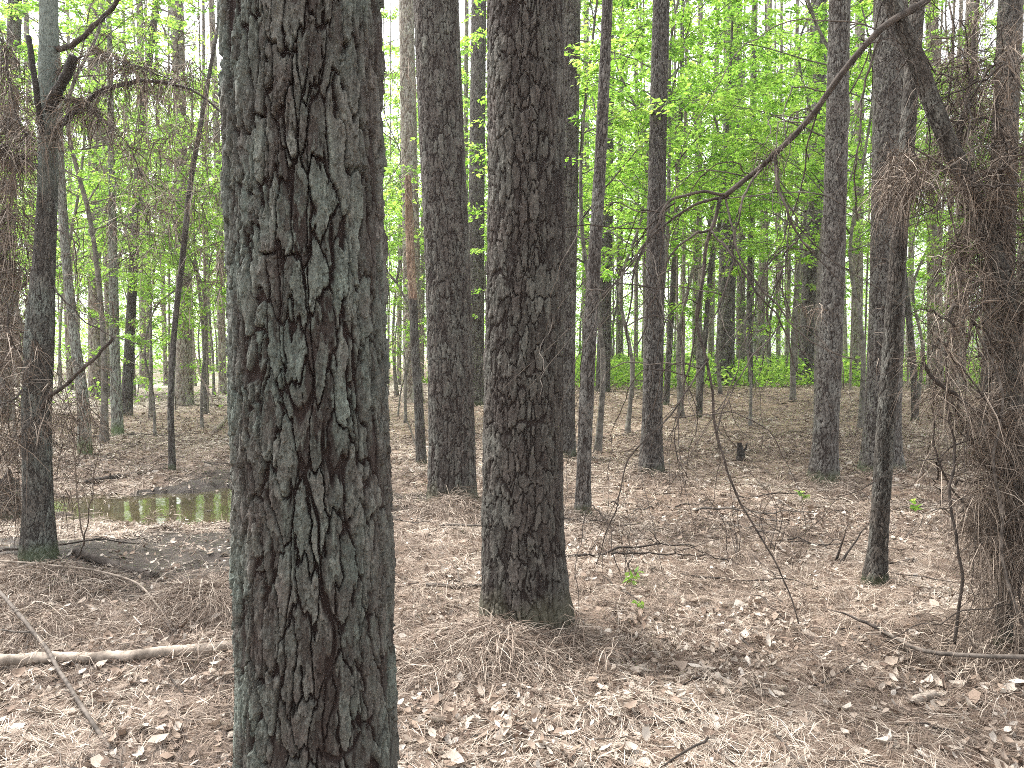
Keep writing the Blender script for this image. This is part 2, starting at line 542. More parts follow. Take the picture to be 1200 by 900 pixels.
def pine(label, pts, Y=None, mat='bark', nu=90, step=0.02, wu=0.05, wv=0.11, depth=0.009, seed=1, height=20.0,
         mound=None, crown=True, name='pine_tree', cat='tree', group=None, flare=0.42, dense=None, coarse=0.3):
    if Y is None: Y = ground_at(pts[0][0], pts[0][1])[1]
    P, r = pix_path(pts, Y, height)
    base = np.array([P[1][0], P[1][1], float(gz(P[1][0], P[1][1], False))])
    # make sure the foot reaches under the ground
    P[0][2] = min(P[0][2], base[2] - 0.12)
    top = CAMZ + 0.5 * Y + 0.6
    V, fc, A = trunk_mesh(P, r, nu, step, dense or top, wu, wv, depth, seed, flare, 0.16 + 0.2 * r[1], coarse)
    root = empty(name, base)
    tag(root, label, cat, group)
    mesh_obj('trunk', V, fc, M[mat], root, base, A, True)
    if crown:
        s = height / 22.0
        zr = P[-1] - base
        add_crown(root, (zr[0], zr[1]), seed, s=s)
    return root, P, r


# straw heaped at the feet must exist in the ground before anything is placed on it
for (px, py, mr, mh) in ((617, 745, 0.42, 0.05), (530, 600, 0.40, 0.08), (575, 760, 0.30, 0.10), (763, 558, 0.35, 0.05), (965, 562, 0.4, 0.06), (683, 608, 0.25, 0.05),
                         (1160, 740, 0.6, 0.12), (45, 655, 0.5, 0.08), (235, 705, 0.3, 0.12), (1020, 690, 0.3, 0.03)):
    p = ground_at(px, py); MOUNDS.append((p[0], p[1], mr, mh))

# --- near pines, from the photograph
ROOTS = {}
ROOTS['fg'] = pine('massive pine trunk with flaking grey-green lichened bark, closest to the camera', [(379, 1075, 196), (373, 900, 186), (369, 650, 183), (363, 400, 177), (358, 200, 176), (355, 0, 175), (353, -300, 170)],
     1.98, 'bark_fg', 640, 0.0024, 0.047, 0.17, 0.022, 3, 21, flare=0.15, dense=3.05)
ROOTS['second'] = pine('thick dark pine with a fanned heap of straw at its flared foot', [(618, 728, 104), (616, 690, 100), (613, 600, 95), (613, 500, 93), (616, 300, 90), (616, 0, 87), (616, -200, 84)],
     3.97, 'bark', 340, 0.0047, 0.043, 0.13, 0.0135, 12, 21, flare=0.17, dense=3.8)
ROOTS['third'] = pine('thick pine leaning slightly, behind the gap between the two biggest trunks', [(530, 592, 56), (530, 540, 55), (528, 450, 53), (524, 300, 52), (517, 150, 51), (511, 0, 51), (508, -80, 50)],
     7.3, 'bark', 220, 0.0085, 0.048, 0.15, 0.014, 23, 21, flare=0.22)
pine('tall pine mostly hidden behind the dark straw-footed pine', [(655, 536, 36), (657, 400, 34), (661, 200, 33), (664, 0, 32)], None, 'bark_mid', 120, 0.016, 0.04, 0.09, 0.010, 31)
pine('slim dark pine leaning right with a swollen lower stem', [(683, 606, 18), (684, 560, 17), (688, 450, 17), (697, 300, 15), (704, 180, 13.5), (712, 0, 12)], None, 'bark_mid', 90, 0.011, 0.03, 0.07, 0.007, 37, 14)
pine('straight pine standing alone in straw just beyond the slim leaning one', [(763, 556, 27), (764, 500, 24), (766, 400, 23), (769, 250, 21), (775, 0, 19)], None, 'bark_mid', 110, 0.013, 0.034, 0.08, 0.009, 41)
pine('straight pine with scaly grey bark crossed by the long dead branch', [(965, 562, 31), (967, 520, 28), (972, 430, 27), (978, 250, 25), (984, 0, 23)], None, 'bark_mid', 120, 0.013, 0.036, 0.08, 0.010, 43)
pine('broad reddish pine hung with dead needles, behind the thin mossy-footed stem', [(1033, 552, 44), (1034, 500, 40), (1038, 400, 38), (1042, 200, 37), (1044, 0, 36)], None, 'bark_mid', 150, 0.013, 0.04, 0.09, 0.012, 47)
pine('thin crooked stem with a dark mossy foot, bare in the straw', [(1025, 684, 25), (1029, 640, 21), (1034, 560, 20.5), (1040, 470, 20), (1050, 330, 18), (1064, 150, 17), (1075, 0, 16)], None, 'bark_dark', 110, 0.009, 0.03, 0.07, 0.006, 53, 11)
pine('grey pine rising behind the tangle of hanging straw', [(1166, 535, 34), (1168, 450, 32), (1176, 200, 27), (1184, 0, 24)], None, 'bark_mid', 120, 0.015, 0.036, 0.08, 0.010, 59)
pine('pine between the two thick trunks, tall and narrow', [(557, 476, 21), (558, 300, 19), (561, 0, 17)], 17.5, 'bark_mid', 70, 0.03, 0.05, 0.11, 0.012, 61)
pine('straight dark pine far back at the edge of the green undergrowth', [(848, 452, 24), (850, 400, 21), (854, 250, 19), (861, 0, 17)], 22, 'bark_mid', 80, 0.03, 0.06, 0.13, 0.014, 67)
pine('slim pine directly behind the swollen leaning stem', [(706, 472, 17), (709, 350, 15), (712, 150, 14), (714, 0, 13)], 20, 'bark_mid', 60, 0.04, 0.05, 0.12, 0.012, 71)
pine('dark pine beside the scaly grey trunk, at the undergrowth edge', [(945, 456, 20), (949, 350, 19), (958, 180, 16), (962, 0, 14)], 22, 'bark_mid', 70, 0.04, 0.05, 0.12, 0.013, 73)
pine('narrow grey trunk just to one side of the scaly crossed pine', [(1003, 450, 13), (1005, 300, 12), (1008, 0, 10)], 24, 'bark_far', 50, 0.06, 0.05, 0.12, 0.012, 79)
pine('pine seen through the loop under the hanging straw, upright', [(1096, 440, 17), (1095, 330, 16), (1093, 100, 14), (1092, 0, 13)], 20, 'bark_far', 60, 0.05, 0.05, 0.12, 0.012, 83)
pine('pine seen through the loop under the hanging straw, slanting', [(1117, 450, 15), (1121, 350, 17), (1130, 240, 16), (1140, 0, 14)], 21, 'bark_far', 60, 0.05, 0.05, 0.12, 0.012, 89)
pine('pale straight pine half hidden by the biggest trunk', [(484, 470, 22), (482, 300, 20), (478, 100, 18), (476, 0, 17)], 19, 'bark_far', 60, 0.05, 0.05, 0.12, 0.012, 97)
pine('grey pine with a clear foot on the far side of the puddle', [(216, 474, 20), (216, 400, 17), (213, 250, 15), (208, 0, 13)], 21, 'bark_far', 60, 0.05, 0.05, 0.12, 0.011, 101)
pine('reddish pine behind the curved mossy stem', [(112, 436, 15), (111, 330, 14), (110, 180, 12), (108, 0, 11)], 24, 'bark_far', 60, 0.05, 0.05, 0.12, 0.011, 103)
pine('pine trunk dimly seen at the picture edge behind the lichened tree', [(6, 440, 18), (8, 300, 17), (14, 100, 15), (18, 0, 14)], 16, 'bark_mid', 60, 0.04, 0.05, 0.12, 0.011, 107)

# --- crooked small trees and stems
def stem(label, pts, mat='bark_dark', nu=40, step=0.03, seed=1, height=9, name='young_tree', depth=0.003, Y=None):
    return pine(label, pts, Y, mat, nu, step, 0.025, 0.06, depth, seed, height, crown=False, name=name, cat='tree', flare=0.25)


LICH = stem('grey lichened tree with snapped black stubs and hanging straw', [(45, 655, 37), (45, 600, 32), (43, 480, 31), (46, 400, 31), (52, 300, 23), (56, 220, 21), (56, 120, 20), (57, 0, 19)], 'bark_lich', 150, 0.009, 5, 9, 'broken_tree', 0.005)
stem('mossy grey stem curving outward beyond the puddle edge', [(100, 534, 15), (97, 470, 13), (88, 400, 11), (80, 330, 10), (75, 270, 10), (71, 200, 9), (66, 60, 8), (60, -40, 7)], 'bark_grey', 50, 0.025, 6)
stem('slender dark tree with a bend, rising past the puddle', [(148, 487, 13), (152, 400, 11), (157, 300, 10), (161, 220, 9), (168, 130, 8), (183, 0, 7)], 'bark_dark', 40, 0.04, 7, 12)
stem('thin straight trunk with a short side stub near the puddle', [(138, 512, 13), (135, 430, 11), (133, 330, 10), (131, 200, 8)], 'bark_grey', 40, 0.04, 8, 8)
stem('thin black sapling leaning right, rooted behind the puddle', [(202, 550, 8), (200, 470, 7), (205, 380, 6.5), (213, 310, 6.5), (224, 210, 6), (238, 130, 5), (252, 50, 4), (262, 0, 3.5)], 'bark_dark', 24, 0.03, 9, 8)
stem('slim stem with an orange peeled upper half', [(494, 545, 12), (491, 480, 11), (487, 420, 10), (484, 350, 10)], 'bark_dark', 40, 0.03, 10, 0, depth=0.004)
stem('thin dark sapling behind the straight lone pine', [(781, 470, 7), (786, 380, 7), (793, 250, 6), (798, 120, 5), (800, 0, 4)], 'bark_dark', 24, 0.06, 11, 10, Y=17)
stem('thin bent sapling in front of the dark pine at the undergrowth', [(820, 470, 7), (826, 400, 6), (835, 300, 6), (845, 250, 5), (850, 180, 5)], 'bark_dark', 24, 0.06, 12, 8, Y=15)
stem('thin sapling standing between the dark pine and the scaly pine', [(880, 455, 6), (878, 360, 6), (882, 200, 5), (884, 0, 4)], 'bark_dark', 24, 0.06, 13, 12, Y=21)
stem('thin dark stem close behind the tangled straw loop', [(1072, 470, 8), (1066, 380, 7), (1060, 330, 7), (1052, 240, 6)], 'bark_dark', 24, 0.05, 14, 7, Y=14)
# orange upper half of the peeled stem belongs to it
o = [x for x in bpy.data.objects if x.get('label', '').startswith('slim stem with an orange')][0]
Yo = o.location[1]
Pp, rr = pix_path([(484, 352, 10), (481, 300, 10), (479, 240, 9), (478, 205, 7)], Yo, 0)
V, fc, A = trunk_mesh(Pp[1:], rr[1:], 40, 0.03, 7, 0.03, 0.07, 0.004, 77, 0, 1)
mesh_obj('upper_trunk', V, fc, M['bark_orange'], o, o.location, A, True)['label'] = 'orange peeled upper trunk'


# ------------------------------------------------------------------ branches and draped straw
def branch(mb, pts, Y0=None, r0=0.01, r1=0.003, n=24, nseg=6, amp=0.012, seed=0, rough=0.06, rnd=None):
    """pts: (px, py, depth)"""
    P = resample([at(px, py, y) for (px, py, y) in pts], n)
    P = wob(P, amp, seed, 4)
    tube(mb, P, np.linspace(r0, r1, n), nseg, rough, rnd)
    return P


def strands(mb, base, d0, L, width, droop, rng, rl=0.0, rh=1.0):
    """n curved flat needles from base points"""
    n = len(base)
    d0 = d0 / np.maximum(np.linalg.norm(d0, axis=1, keepdims=True), 1e-6)
    L = L[:, None]; droop = np.asarray(droop).reshape(-1, 1) if np.ndim(droop) else droop
    g = np.array([0, 0, -1.])
    m = base + d0 * L * 0.5 + g * L * droop * 0.25
    e = base + d0 * L * 0.85 + g * L * droop
    s = np.cross(d0, rng.normal(0, 1, (n, 3))); s /= np.maximum(np.linalg.norm(s, axis=1, keepdims=True), 1e-6)
    s = s * (width / 2)
    V = np.stack([base - s, base + s, m + s * 0.9, m - s * 0.9, e + s * 0.25, e - s * 0.25], 1).reshape(-1, 3)
    k = np.arange(n)[:, None] * 6
    fc = np.concatenate([k + np.array([[0, 1, 2, 3]]), k + np.array([[3, 2, 4, 5]])])
    mb.add(V, fc, np.repeat(rl + (rh - rl) * rng.random(n), 6))


def drape(mb, P, per, L, width, rng, spread=0.5, rl=0.0, rh=1.0, jit=0.01):
    """bundles of dead needles hanging from points P"""
    P = np.asarray(P, float)
    B = np.repeat(P, per, 0); n = len(B)
    bd = np.repeat(rng.normal(0, 1, P.shape) * spread, per, 0) + rng.normal(0, 0.45, (n, 3))
    bd[:, 2] -= 0.40 * rng.random(n)
    B = B + rng.normal(0, jit, (n, 3))
    strands(mb, B, bd, L * (0.4 + 0.8 * rng.random(n)), width * .8, 0.1 + 0.7 * rng.random(n), rng, rl, rh)


rng = np.random.default_rng(5)
D = 3.75
# ---- crooked dead tree at the side, its branches, and the mass of straw caught on it
foot = ground_at(1172, 752)
croot = empty('crooked_tree', foot)
tag(croot, 'crooked dead tree bending across the corner, wrapped in hanging brown straw', 'tree')
Pc = [(1172, 790, 28), (1176, 740, 26), (1184, 600, 27), (1190, 480, 29), (1188, 400, 29), (1176, 330, 29), (1160, 285, 28), (1146, 245, 27), (1130, 205, 27), (1108, 160, 28), (1088, 110, 28), (1070, 60, 27), (1050, 15, 25), (1036, -25, 24), (1010, -120, 22)]
Pw = np.array([at(a, b, foot[1]) for a, b, w in Pc]); rw = np.array([w * 0.35 * foot[1] / F for a, b, w in Pc])
V, fc, A = trunk_mesh(Pw, rw, 110, 0.006, 9, 0.018, 0.045, 0.004, 131, 0.1, 0.2)
mesh_obj('trunk', V, fc, M['bark_dark'], croot, foot, A, True)
CB = []
specs = [
    ([(1170, 330, D), (1150, 330, D - .1), (1128, 350, D - .2), (1112, 370, D - .25), (1122, 395, D - .3)], .013, .006),
    ([(1165, 345, D), (1145, 365, D - .1), (1133, 400, D - .15), (1128, 440, D - .2)], .011, .005),
    ([(1120, 178, D), (1135, 100, D + .1), (1142, 40, D + .2), (1150, -30, D + .3)], .012, .008),
    ([(1140, 240, D), (1110, 130, D + .2), (1120, 60, D + .2), (1112, 0, D + .2)], .008, .005),
    ([(1165, 300, D), (1180, 180, D - .2), (1165, 130, D - .2), (1205, 60, D - .3)], .007, .004),
    ([(1150, 270, D), (1130, 215, D - .3), (1100, 190, D - .3), (1060, 165, D - .3)], .006, .003),
    ([(1185, 420, D), (1215, 330, D - .3), (1240, 290, D - .3)], .011, .009),
    ([(1150, 205, D), (1180, 195, D - .3), (1210, 170, D - .4)], .009, .006),
    ([(1120, 190, D), (1150, 90, D - .1), (1170, 70, D - .2), (1200, 110, D - .3)], .008, .004),
    ([(1180, 470, D), (1140, 480, D - .2), (1110, 455, D - .2), (1085, 435, D - .2), (1082, 410, D - .2)], .011, .008),
    ([(1180, 560, D), (1150, 540, D - .1), (1125, 490, D - .1), (1108, 460, D - .2)], .009, .004),
    ([(1180, 620, D), (1140, 600, D - .1), (1110, 560, D - .1), (1092, 500, D - .1), (1098, 430, D - .1)], .007, .003),
    ([(1185, 520, D), (1165, 480, D - .3), (1130, 440, D - .3), (1105, 400, D - .4)], .006, .003),
    ([(1190, 500, D), (1205, 620, D - .3), (1195, 700, D - .3), (1230, 760, D - .4)], .010, .007),
]
for k, (pp, r0, r1) in enumerate(specs):
    mb = MB(); P = branch(mb, pp, None, r0, r1, 26, 7, 0.02, 200 + k, 0.1, random.uniform(0.05, 0.5))
    mb.build('branch', M['twig'], croot, foot, True); CB.append(P)

mb = MB()
for k in range(190):
    P = CB[random.randrange(len(CB))] if random.random() < .6 else Pw[3:]
    s0 = P[random.randrange(len(P) - 1)]
    d = np.array([random.gauss(0, .6), random.gauss(0, .4), random.gauss(-.25, .6)]); ln = random.uniform(.2, .75)
    P = resample([s0, s0 + d * ln * .5 + [0, 0, .05], s0 + d * ln + [random.gauss(0, .08), 0, -.12 * ln]], 16)
    tube(mb, wob(P, .05, 1500 + k, 4), np.linspace(random.uniform(.002, .0055), .0009, 16), 5, .1, random.random() ** 2)
mb.build('twig_tangle', M['twig'], croot, foot)['kind'] = 'stuff'

# straw hung over it: one mass nobody could count
mb = MB()
allP = np.concatenate(CB)
sel = allP[rng.integers(0, len(allP), 330)] + rng.normal(0, 0.03, (330, 3))
drape(mb, sel, 11, 0.21, 0.0028, rng, 0.35, 0.0, 1.0)
# curtain around the upright trunk
def curtain(mb, box, n, per, L, depth, w=0.003, rl=0.0, rh=0.9, spread=0.3):
    xs = rng.uniform(box[0], box[2], n); ys = rng.uniform(box[1], box[3], n)
    P = np.array([at(x, y, depth + rng.normal(0, 0.10)) for x, y in zip(xs, ys)])
    drape(mb, P, per, L, w, rng, spread, rl, rh, 0.018)
curtain(mb, (1160, 330, 1225, 640), 190, 15, 0.24, D - .08, .003, .15, 1.0)
curtain(mb, (1130, 480, 1215, 650), 110, 18, 0.24, D - .12)
curtain(mb, (1150, 150, 1235, 340), 120, 14, 0.22, D)
curtain(mb, (1100, 60, 1175, 210), 75, 18, 0.22, D + .1)
curtain(mb, (1110, 200, 1185, 330), 110, 20, 0.20, D - .05)
curtain(mb, (1140, 560, 1230, 720), 110, 20, 0.22, D - .15, 0.003, 0.1, 1.0)
tag(mb.build('hanging_needles', M['drape']), 'thick curtain of brown dead needles hung over the crooked tree', 'needles', None, 'stuff')
curtain_extra = MB()
curtain(curtain_extra, (1085, -10, 1180, 190), 95, 9, .22, D + .25, .0028, 0, 1, .12)
curtain(curtain_extra, (1180, -10, 1240, 200), 50, 9, .22, D + .1, .0028, 0, 1, .12)
curtain(curtain_extra, (1085, 300, 1140, 470), 70, 8, .2, D - .1, .0028, 0, 1, .15)
tag(curtain_extra.build('hanging_needles', M['drape']), 'thin brown needle strands trailing from the upper twigs of the crooked tree', 'needles', None, 'stuff')
# the clump caught in front of the broad reddish pine
mb = MB()
curtain(mb, (1040, 180, 1095, 225), 60, 20, 0.26, D + .2, 0.003, 0.1, 1.0, 0.4)
curtain(mb, (1020, 230, 1050, 430), 14, 8, 0.16, 4.9, 0.003, 0.0, 0.9, 0.4)
tag(mb.build('hanging_needles', M['drape']), 'bunch of dead needles caught on twigs before the broad reddish pine', 'needles', None, 'stuff')
# needles at foot: mound of straw under the crooked tree
mb = MB()
n = 2800
a = rng.uniform(0, 6.283, n); rr_ = np.sqrt(rng.random(n)) * 0.5
bx = foot[0] + 0.0 + np.cos(a) * rr_; by = foot[1] - 0.1 + np.sin(a) * rr_ * 0.8
bz = gz(bx, by) + np.abs(rng.normal(0, 0.14, n)) * np.clip(1 - rr_ / 0.6, 0.08, 1)
dd = np.stack([np.cos(a) + rng.normal(0, .8, n), np.sin(a) + rng.normal(0, .8, n), rng.normal(0.1, 0.5, n)], 1)
strands(mb, np.stack([bx, by, bz], 1), dd, rng.uniform(.12, .26, n), 0.0028, 0.45, rng, 0.15, 1.0)
tag(mb.build('straw_heap', M['drape']), 'tangled brown straw heaped round the foot of the crooked tree', 'needles', None, 'stuff')

# two woody vines climbing through the straw
for k, pp in enumerate(([(1210, 760, D - .3), (1180, 690, D - .35), (1172, 600, D - .3), (1166, 540, D - .3), (1172, 470, D - .25), (1150, 400, D - .2), (1130, 350, D - .2)],
                        [(1120, 755, D - .2), (1128, 680, D - .25), (1112, 600, D - .25), (1122, 520, D - .2), (1108, 430, D - .2), (1125, 330, D - .15), (1105, 230, D)])):
    mb = MB(); branch(mb, pp, None, .008, .004, 50, 7, .03, 720 + k, .12, .8 - .5 * k)
    tag(mb.build('woody_vine', M['twig'], None, at(*pp[0]), True), ['pale woody vine climbing over the straw of the crooked tree', 'dark woody vine rising in the loop beside the crooked tree'][k], 'vine')

# ---- the long dead branch reaching across, lodged against the crooked tree
broot = empty('dead_branch', at(1060, 18, D - .1))
tag(broot, 'long bare dead branch slanting down across the trees and fanning into thin twigs', 'branch')
borig = np.array(broot.location)
mb = MB()
PB = branch(mb, [(1130, -45, D + .2), (1082, 2, D - .12), (1030, 36, D - .16), (985, 88, D - .1), (940, 148, D), (905, 183, D), (870, 213, D), (848, 230, D)], None, .0185, .0125, 60, 9, .008, 300, .05, .35)
mb.build('limb', M['twig'], broot, borig, True)
tw = [
    ([(850, 228, D), (820, 225, D - .05), (790, 234, D - .1), (765, 270, D - .15), (740, 310, D - .2), (708, 348, D - .2)], .0065, .002),
    ([(852, 229, D), (815, 242, D), (785, 262, D), (760, 285, D), (742, 330, D), (735, 420, D)], .006, .002),
    ([(836, 268, D), (805, 280, D - .1), (780, 310, D - .1), (765, 350, D - .1), (750, 405, D - .1)], .005, .002),
    ([(845, 232, D), (838, 258, D), (832, 275, D), (823, 330, D), (818, 380, D), (828, 420, D), (838, 500, D), (870, 590, D), (908, 660, D), (935, 730, D)], .008, .002),
    ([(835, 268, D), (850, 290, D - .1), (880, 330, D - .2), (915, 380, D - .2), (935, 440, D - .2)], .005, .002),
    ([(850, 228, D), (870, 300, D - .15), (900, 345, D - .2), (950, 400, D - .25), (1000, 420, D - .25)], .0045, .002),
    ([(908, 182, D), (910, 210, D - .05), (920, 245, D - .1), (935, 275, D - .1), (955, 295, D - .15)], .0075, .003),
    ([(934, 278, D - .1), (918, 310, D - .1), (915, 350, D - .1)], .004, .002),
    ([(896, 190, D), (868, 240, D - .1), (858, 310, D - .1), (845, 360, D - .1), (830, 385, D - .1)], .0045, .002),
    ([(823, 330, D), (812, 400, D + .1), (800, 470, D + .1), (795, 540, D + .1), (805, 560, D + .1)], .004, .0015),
    ([(790, 236, D - .1), (760, 262, D), (740, 300, D + .1), (720, 330, D + .1)], .0035, .0015),
    ([(828, 420, D), (800, 470, D - .1), (760, 510, D - .2), (735, 540, D - .2), (720, 600, D - .2), (700, 660, D - .1)], .004, .0015),
    ([(915, 380, D - .2), (870, 440, D - .3), (830, 520, D - .3)], .003, .0015),
    ([(1030, 40, D - .14), (1010, 120, D - .1), (1002, 190, D - .1), (1003, 260, D)], .005, .002),
    ([(960, 118, D - .05), (940, 200, D + .1), (920, 330, D + .2), (940, 420, D + .2)], .0035, .0015),
]
TWP = []
for k, (pp, r0, r1) in enumerate(tw):
    mb = MB(); P = branch(mb, pp, None, r0 * 1.25, r1 * 1.5, 40, 6, 0.02, 320 + k, 0.08, random.uniform(0.25, 0.75))
    for q in range(6):                       # side twiglets stay in the twig's own mesh
        i = random.randint(8, 34); s0 = P[i]; dr = (P[i + 1] - P[i - 1]); dr /= np.linalg.norm(dr)
        sd = np.array([random.uniform(-1, 1), random.uniform(-.6, .6), random.uniform(-1, .2)])
        ln = random.uniform(.1, .45)
        tube(mb, wob(resample([s0, s0 + (dr * .6 + sd * .5) * ln * .6, s0 + (dr * .7 + sd) * ln], 9), .006, k * 7 + q), np.linspace(r1 * 1.2, .0011, 9), 5)
    mb.build('twig', M['twig'], broot, borig, True); TWP.append(P)
for k in range(30):
    P = TWP[random.randrange(len(TWP))] if random.random() < .7 else PB[25:]
    s0 = P[random.randrange(2, len(P) - 1)]
    dx = random.gauss(-.25, .5); ln = random.uniform(.4, 1.1)
    P = resample([s0, s0 + np.array([dx * .5, random.gauss(0, .2), .04]) * ln, s0 + np.array([dx, random.gauss(0, .3), -.35]) * ln, s0 + np.array([dx * 1.15, random.gauss(0, .3), -.95]) * ln], 26)
    mb = MB(); tube(mb, wob(P, .04, 2500 + k, 4), np.linspace(.0034, .0012, 26), 5, .1, random.uniform(.35, .95))
    mb.build('twig', M['twig'], broot, borig)
mb = MB()
sel = [at(908 + rng.normal(0, 7), 180 + rng.normal(0, 5), D) for _ in range(12)] + [at(900 + rng.normal(0, 5), 190, D) for _ in range(6)]
drape(mb, sel, 11, 0.13, .0026, rng, .15, 0, .8)
drape(mb, [at(913 + rng.normal(0, 4), 318 + rng.normal(0, 8), D) for _ in range(9)], 9, 0.15, .0025, rng, .1, 0, .8)
drape(mb, [at(930 + rng.normal(0, 16), 150 + rng.normal(0, 10), D) for _ in range(9)], 6, 0.12, .0025, rng, .12, 0, .8)
drape(mb, [at(828 + rng.normal(0, 6), 290 + rng.normal(0, 25), D) for _ in range(8)], 7, 0.13, .0025, rng, .15, 0.3, 1)
drape(mb, [at(950 + rng.normal(0, 8), 360 + rng.normal(0, 8), D) for _ in range(5)], 12, 0.12, .0025, rng, .5, 0.5, 1)
tag(mb.build('hanging_needles', M['drape']), 'small tassels of dead needles dangling from the long dead branch', 'needles', None, 'stuff')

# ---- stubs and branches of the lichened tree
root, P0, r0_ = LICH
o0 = np.array(root.location); Y = o0[1]
for pp, a_, b_, mt in [
    ([(50, 158, Y - .05), (44, 120, Y - .12), (39, 80, Y - .15), (33, 42, Y - .15)], .020, .018, 'dark_wood'),
    ([(58, 128, Y - .05), (68, 105, Y - .12), (78, 88, Y - .15), (86, 65, Y - .2)], .038, .028, 'dark_wood')]:
    mb = MB(); branch(mb, pp, None, a_, b_, 16, 9, .006, 400 + int(pp[0][0]), .14, .3)
    mb.build('snapped_stub', M[mt], root, o0, True)
LB = []
for k, (pp, a_, b_) in enumerate([
    ([(66, 58, Y), (90, 48, Y - .1), (112, 30, Y - .1), (136, 2, Y - .15), (150, -30, Y - .2)], .02, .012),
    ([(62, 160, Y), (90, 130, Y - .1), (115, 108, Y - .1), (165, 97, Y - .2), (220, 105, Y - .3), (250, 125, Y - .3), (262, 135, Y - .3)], .022, .005),
    ([(66, 85, Y), (110, 62, Y - .1), (160, 78, Y - .3), (200, 95, Y - .3)], .006, .003),
    ([(64, 115, Y), (100, 122, Y - .2), (130, 150, Y - .3), (150, 170, Y - .3), (165, 205, Y - .3)], .006, .003),
    ([(36, 190, Y), (15, 180, Y - .1), (-20, 165, Y - .2)], .009, .006),
    ([(40, 165, Y), (22, 140, Y + .1), (5, 60, Y + .1), (-10, 20, Y + .2)], .007, .004),
    ([(38, 490, Y), (65, 460, Y - .15), (100, 430, Y - .25), (133, 393, Y - .3)], .015, .010),
    ([(55, 330, Y), (75, 350, Y - .2), (100, 375, Y - .2), (130, 395, Y - .2), (165, 402, Y - .25)], .006, .003),
    ([(30, 420, Y), (15, 400, Y - .1), (5, 350, Y - .1), (-5, 330, Y - .1)], .006, .004),
    ([(60, 270, Y), (85, 280, Y - .2), (90, 330, Y - .25)], .005, .003),
    ([(30, 450, Y), (12, 470, Y - .2), (-10, 480, Y - .2)], .008, .006)]):
    mb = MB(); P = branch(mb, pp, None, a_, b_, 24, 7, .02, 420 + k, .1, random.uniform(.05, .45))
    for q in range(3):
        i = random.randint(6, 20); s0 = P[i]
        sd = np.array([random.uniform(-1, 1), random.uniform(-.6, .6), random.uniform(-.9, .6)]); ln = random.uniform(.15, .45)
        tube(mb, wob(resample([s0, s0 + sd * ln * .5 + [0, 0, .02], s0 + sd * ln], 9), .012, k * 9 + q), np.linspace(.003, .001, 9), 5)
    mb.build('branch', M['twig'], root, o0, True); LB.append(P)
mb = MB()
q = np.concatenate([LB[1], LB[2], LB[3], LB[4], LB[5]]); sel = q[rng.integers(0, len(q), 150)]
drape(mb, sel, 13, .27, .0052, rng, .2, 0, 1)
curtain(mb, (28, 120, 70, 180), 22, 12, .3, Y - .12, .0036, 0, 1, .12)
curtain(mb, (20, 400, 62, 520), 34, 11, .26, Y - .1, .0036, .1, 1, .4)
curtain(mb, (-25, 60, 36, 420), 170, 15, .36, Y + .5, .006, .1, 1, .15)
curtain(mb, (-25, 380, 40, 600), 90, 14, .3, Y + .1, .0055, .1, 1, .35)
tag(mb.build('hanging_needles', M['drape']), 'brown needles hanging from the lichened tree with snapped stubs', 'needles', None, 'stuff')
mb = MB()
curtain(mb, (65, 420, 110, 580), 50, 12, .26, Y + .2, .005, .1, 1, .4)
P = branch(mb, [(98, 640, Y), (90, 560, Y), (82, 480, Y), (70, 430, Y)], None, .006, .003, 20, 5, .02, 480)
P = branch(mb, [(92, 655, Y), (108, 580, Y - .2), (118, 520, Y - .2)], None, .005, .002, 20, 5, .02, 481)
tag(mb.build('hanging_needles', M['drape']), 'loose spray of straw on wiry stems beside the lichened tree', 'needles', None, 'stuff')
# hanging tassels further back among the thin trees
mb = MB()
xs = rng.uniform(130, 262, 150); ys = rng.uniform(60, 300, 150)
drape(mb, [at(x, y, 9.2 + rng.normal(0, .6)) for x, y in zip(xs, ys)], 11, .40, .009, rng, .12, .1, 1)
xs = rng.uniform(60, 270, 190); ys = rng.uniform(-10, 380, 190)
drape(mb, [at(x, y, 11 + rng.normal(0, 1)) for x, y in zip(xs, ys)], 10, .45, .010, rng, .15, .1, 1)
xs = rng.uniform(450, 500, 26); ys = rng.uniform(60, 420, 26)
drape(mb, [at(x, y, 10 + rng.normal(0, 1)) for x, y in zip(xs, ys)], 10, .38, .009, rng, .15, .2, 1)
tag(mb.build('hanging_needles', M['drape']), 'wispy brown needle tassels dangling among the thin trees beyond the puddle', 'needles', None, 'stuff')
# bare climbing twigs among the thin trees
def vine(label, pts, r0, r1, name='bare_twig', mat='twig', cat='twig', rnd=.2, amp=.03, n=30, twigs=2, seed=None):
    P0 = at(*pts[0]); mb = MB()
    P = branch(mb, pts, None, r0, r1, n, 6, amp, seed or int(pts[0][0] + pts[0][1]), .08, rnd)
    for q in range(twigs):
        i = random.randint(int(n * .3), int(n * .9)); s0 = P[i]
        sd = np.array([random.uniform(-1, 1), random.uniform(-.5, .5), random.uniform(-.4, .8)]); ln = random.uniform(.1, .4) * (abs(pts[0][2]) / 6)
        tube(mb, wob(resample([s0, s0 + sd * ln * .5 + [0, 0, .01], s0 + sd * ln], 9), .01, q + i), np.linspace(max(r1, .002), .001, 9), 5)
    return tag(mb.build(name, M[mat], None, P0, True), label, cat)


